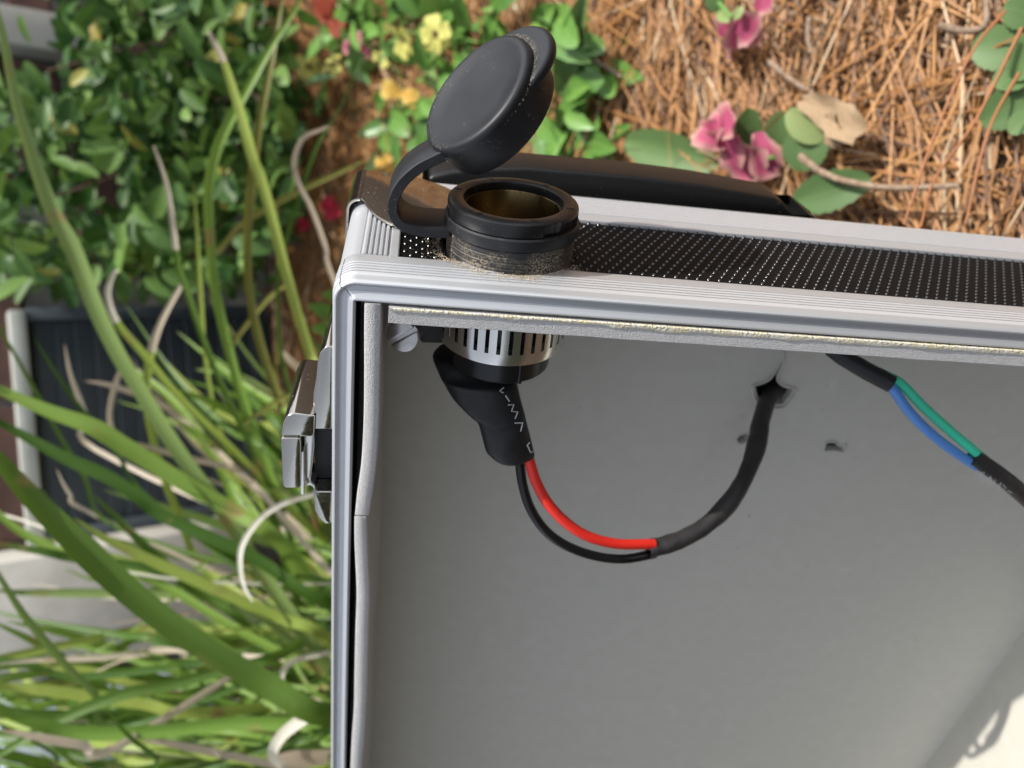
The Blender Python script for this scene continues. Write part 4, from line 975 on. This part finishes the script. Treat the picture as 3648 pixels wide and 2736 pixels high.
wire('red_wire', [(1870, 1590, -15.5), (1887, 1645, -14.5), (1908, 1712, -12), (1952, 1793, -9.5), (2022, 1866, -7.5), (2102, 1914, -6.5), (2205, 1938, -7), (2330, 1938, -9)], 1.75, W_RED, cab)
wire('black_wire', [(1840, 1600, -16.5), (1852, 1655, -16), (1862, 1725, -14), (1890, 1812, -11.5), (1945, 1892, -9.5), (2022, 1946, -8.5), (2122, 1981, -8.5), (2225, 1991, -9), (2335, 1972, -10)], 1.6, W_BLACK, cab)
sl_pts = [(2306, 1956, -9.2), (2400, 1932, -11), (2500, 1882, -15), (2585, 1806, -21), (2648, 1712, -30), (2690, 1606, -41), (2710, 1510, -53), (2728, 1440, -64), (2752, 1396, -73), (2768, 1380, -76)]
q = spline([W(x, y, 2, z) for x, y, z in sl_pts], 8); rr = []
for i in range(len(q)):
    t = i/(len(q)-1); rr.append((3.15 if t < .03 else 2.95)+.45*t+.18*math.sin(t*23)+(.25 if .52 < t < .6 else 0))
b = MB(); b.tube(q, rr, n=18, wob=.10, caps=False)
b.f += [tuple(range(len(b.v)-18, len(b.v)))]; b.mi += [0]; b.build('cable_sleeve', SHRINK2, cab, smooth=60, fix=False)
def strokes(polys, zf, parent, name, r=.16):
    b = MB()
    for pl in polys: b.tube([W(x, y, 2, zf(x, y)) for x, y in pl], r, n=5)
    return b.build(name, PRINT, parent, smooth=60, fix=False)
def zshrink(x, y):
    for i in range(len(SH)-1):
        if SH[i][0] <= y <= SH[i+1][0]:
            t = (y-SH[i][0])/(SH[i+1][0]-SH[i][0]); zc = lerp(SH[i][3], SH[i+1][3], t); ht = lerp(SH[i][4], SH[i+1][4], t)
            xa = lerp(secs[i][1], secs[i+1][1], t); xb = lerp(secs[i][2], secs[i+1][2], t); u = abs((x-(xa+xb)/2)/((xb-xa)/2))
            return zc+ht*max(0., 1-min(1, u)**2.5)**.5+.45
    return -14
f = lambda L: [(900+x/2.011, 1000+y/2.011) for x, y in L]
strokes([f([(1800, 765), (1770, 790), (1795, 803)]), f([(1812, 822), (1840, 865)]), f([(1830, 890), (1872, 888), (1855, 935), (1900, 940), (1880, 990)]), f([(1880, 1020), (1935, 1018), (1920, 1080)]), f([(1985, 1160), (1968, 1178), (1992, 1232), (2012, 1222)])], zshrink, cab, 'print_marks', .17)

cab2 = thing('blue_green_cable', 'cable of one blue and one green wire between two black sleeves', 'cable', CASE)
wire('cable_sleeve', [(2960, 1240, -45), (3010, 1276, -42), (3090, 1322, -38), (3176, 1368, -34)], (2.9, 3.1), SHRINK, cab2, n=16, wob=.06)
wire('blue_wire', [(3140, 1350, -35.5), (3180, 1384, -33.5), (3232, 1458, -30), (3302, 1532, -27), (3390, 1602, -25), (3480, 1662, -24)], 1.7, W_BLUE, cab2)
wire('green_wire', [(3150, 1335, -36), (3210, 1368, -34.5), (3292, 1452, -31), (3388, 1538, -27.5), (3450, 1590, -25.5), (3500, 1632, -24.5)], 1.7, W_GREEN, cab2)
q2 = [(3466, 1627, -24.5), (3560, 1692, -23), (3650, 1768, -24), (3760, 1880, -28), (3800, 2010, -40), (3790, 2110, -60), (3770, 2140, -73)]
wire('cable_sleeve', q2, (3.0, 3.2), SHRINK2, cab2, n=16, wob=.06)
g2 = lambda L: [(2800+x/2.074, 1100+y/2.074) for x, y in L]
strokes([g2([(1465, 1212), (1440, 1212), (1432, 1228), (1448, 1240)]), g2([(1490, 1262), (1510, 1240), (1522, 1272)]), g2([(1545, 1262), (1538, 1295)]), g2([(1565, 1330), (1590, 1285)]), g2([(1605, 1300), (1625, 1325)]), g2([(1640, 1345), (1668, 1360)])], lambda x, y: -20.2, cab2, 'print_marks', .14)
bpy.context.view_layer.update()
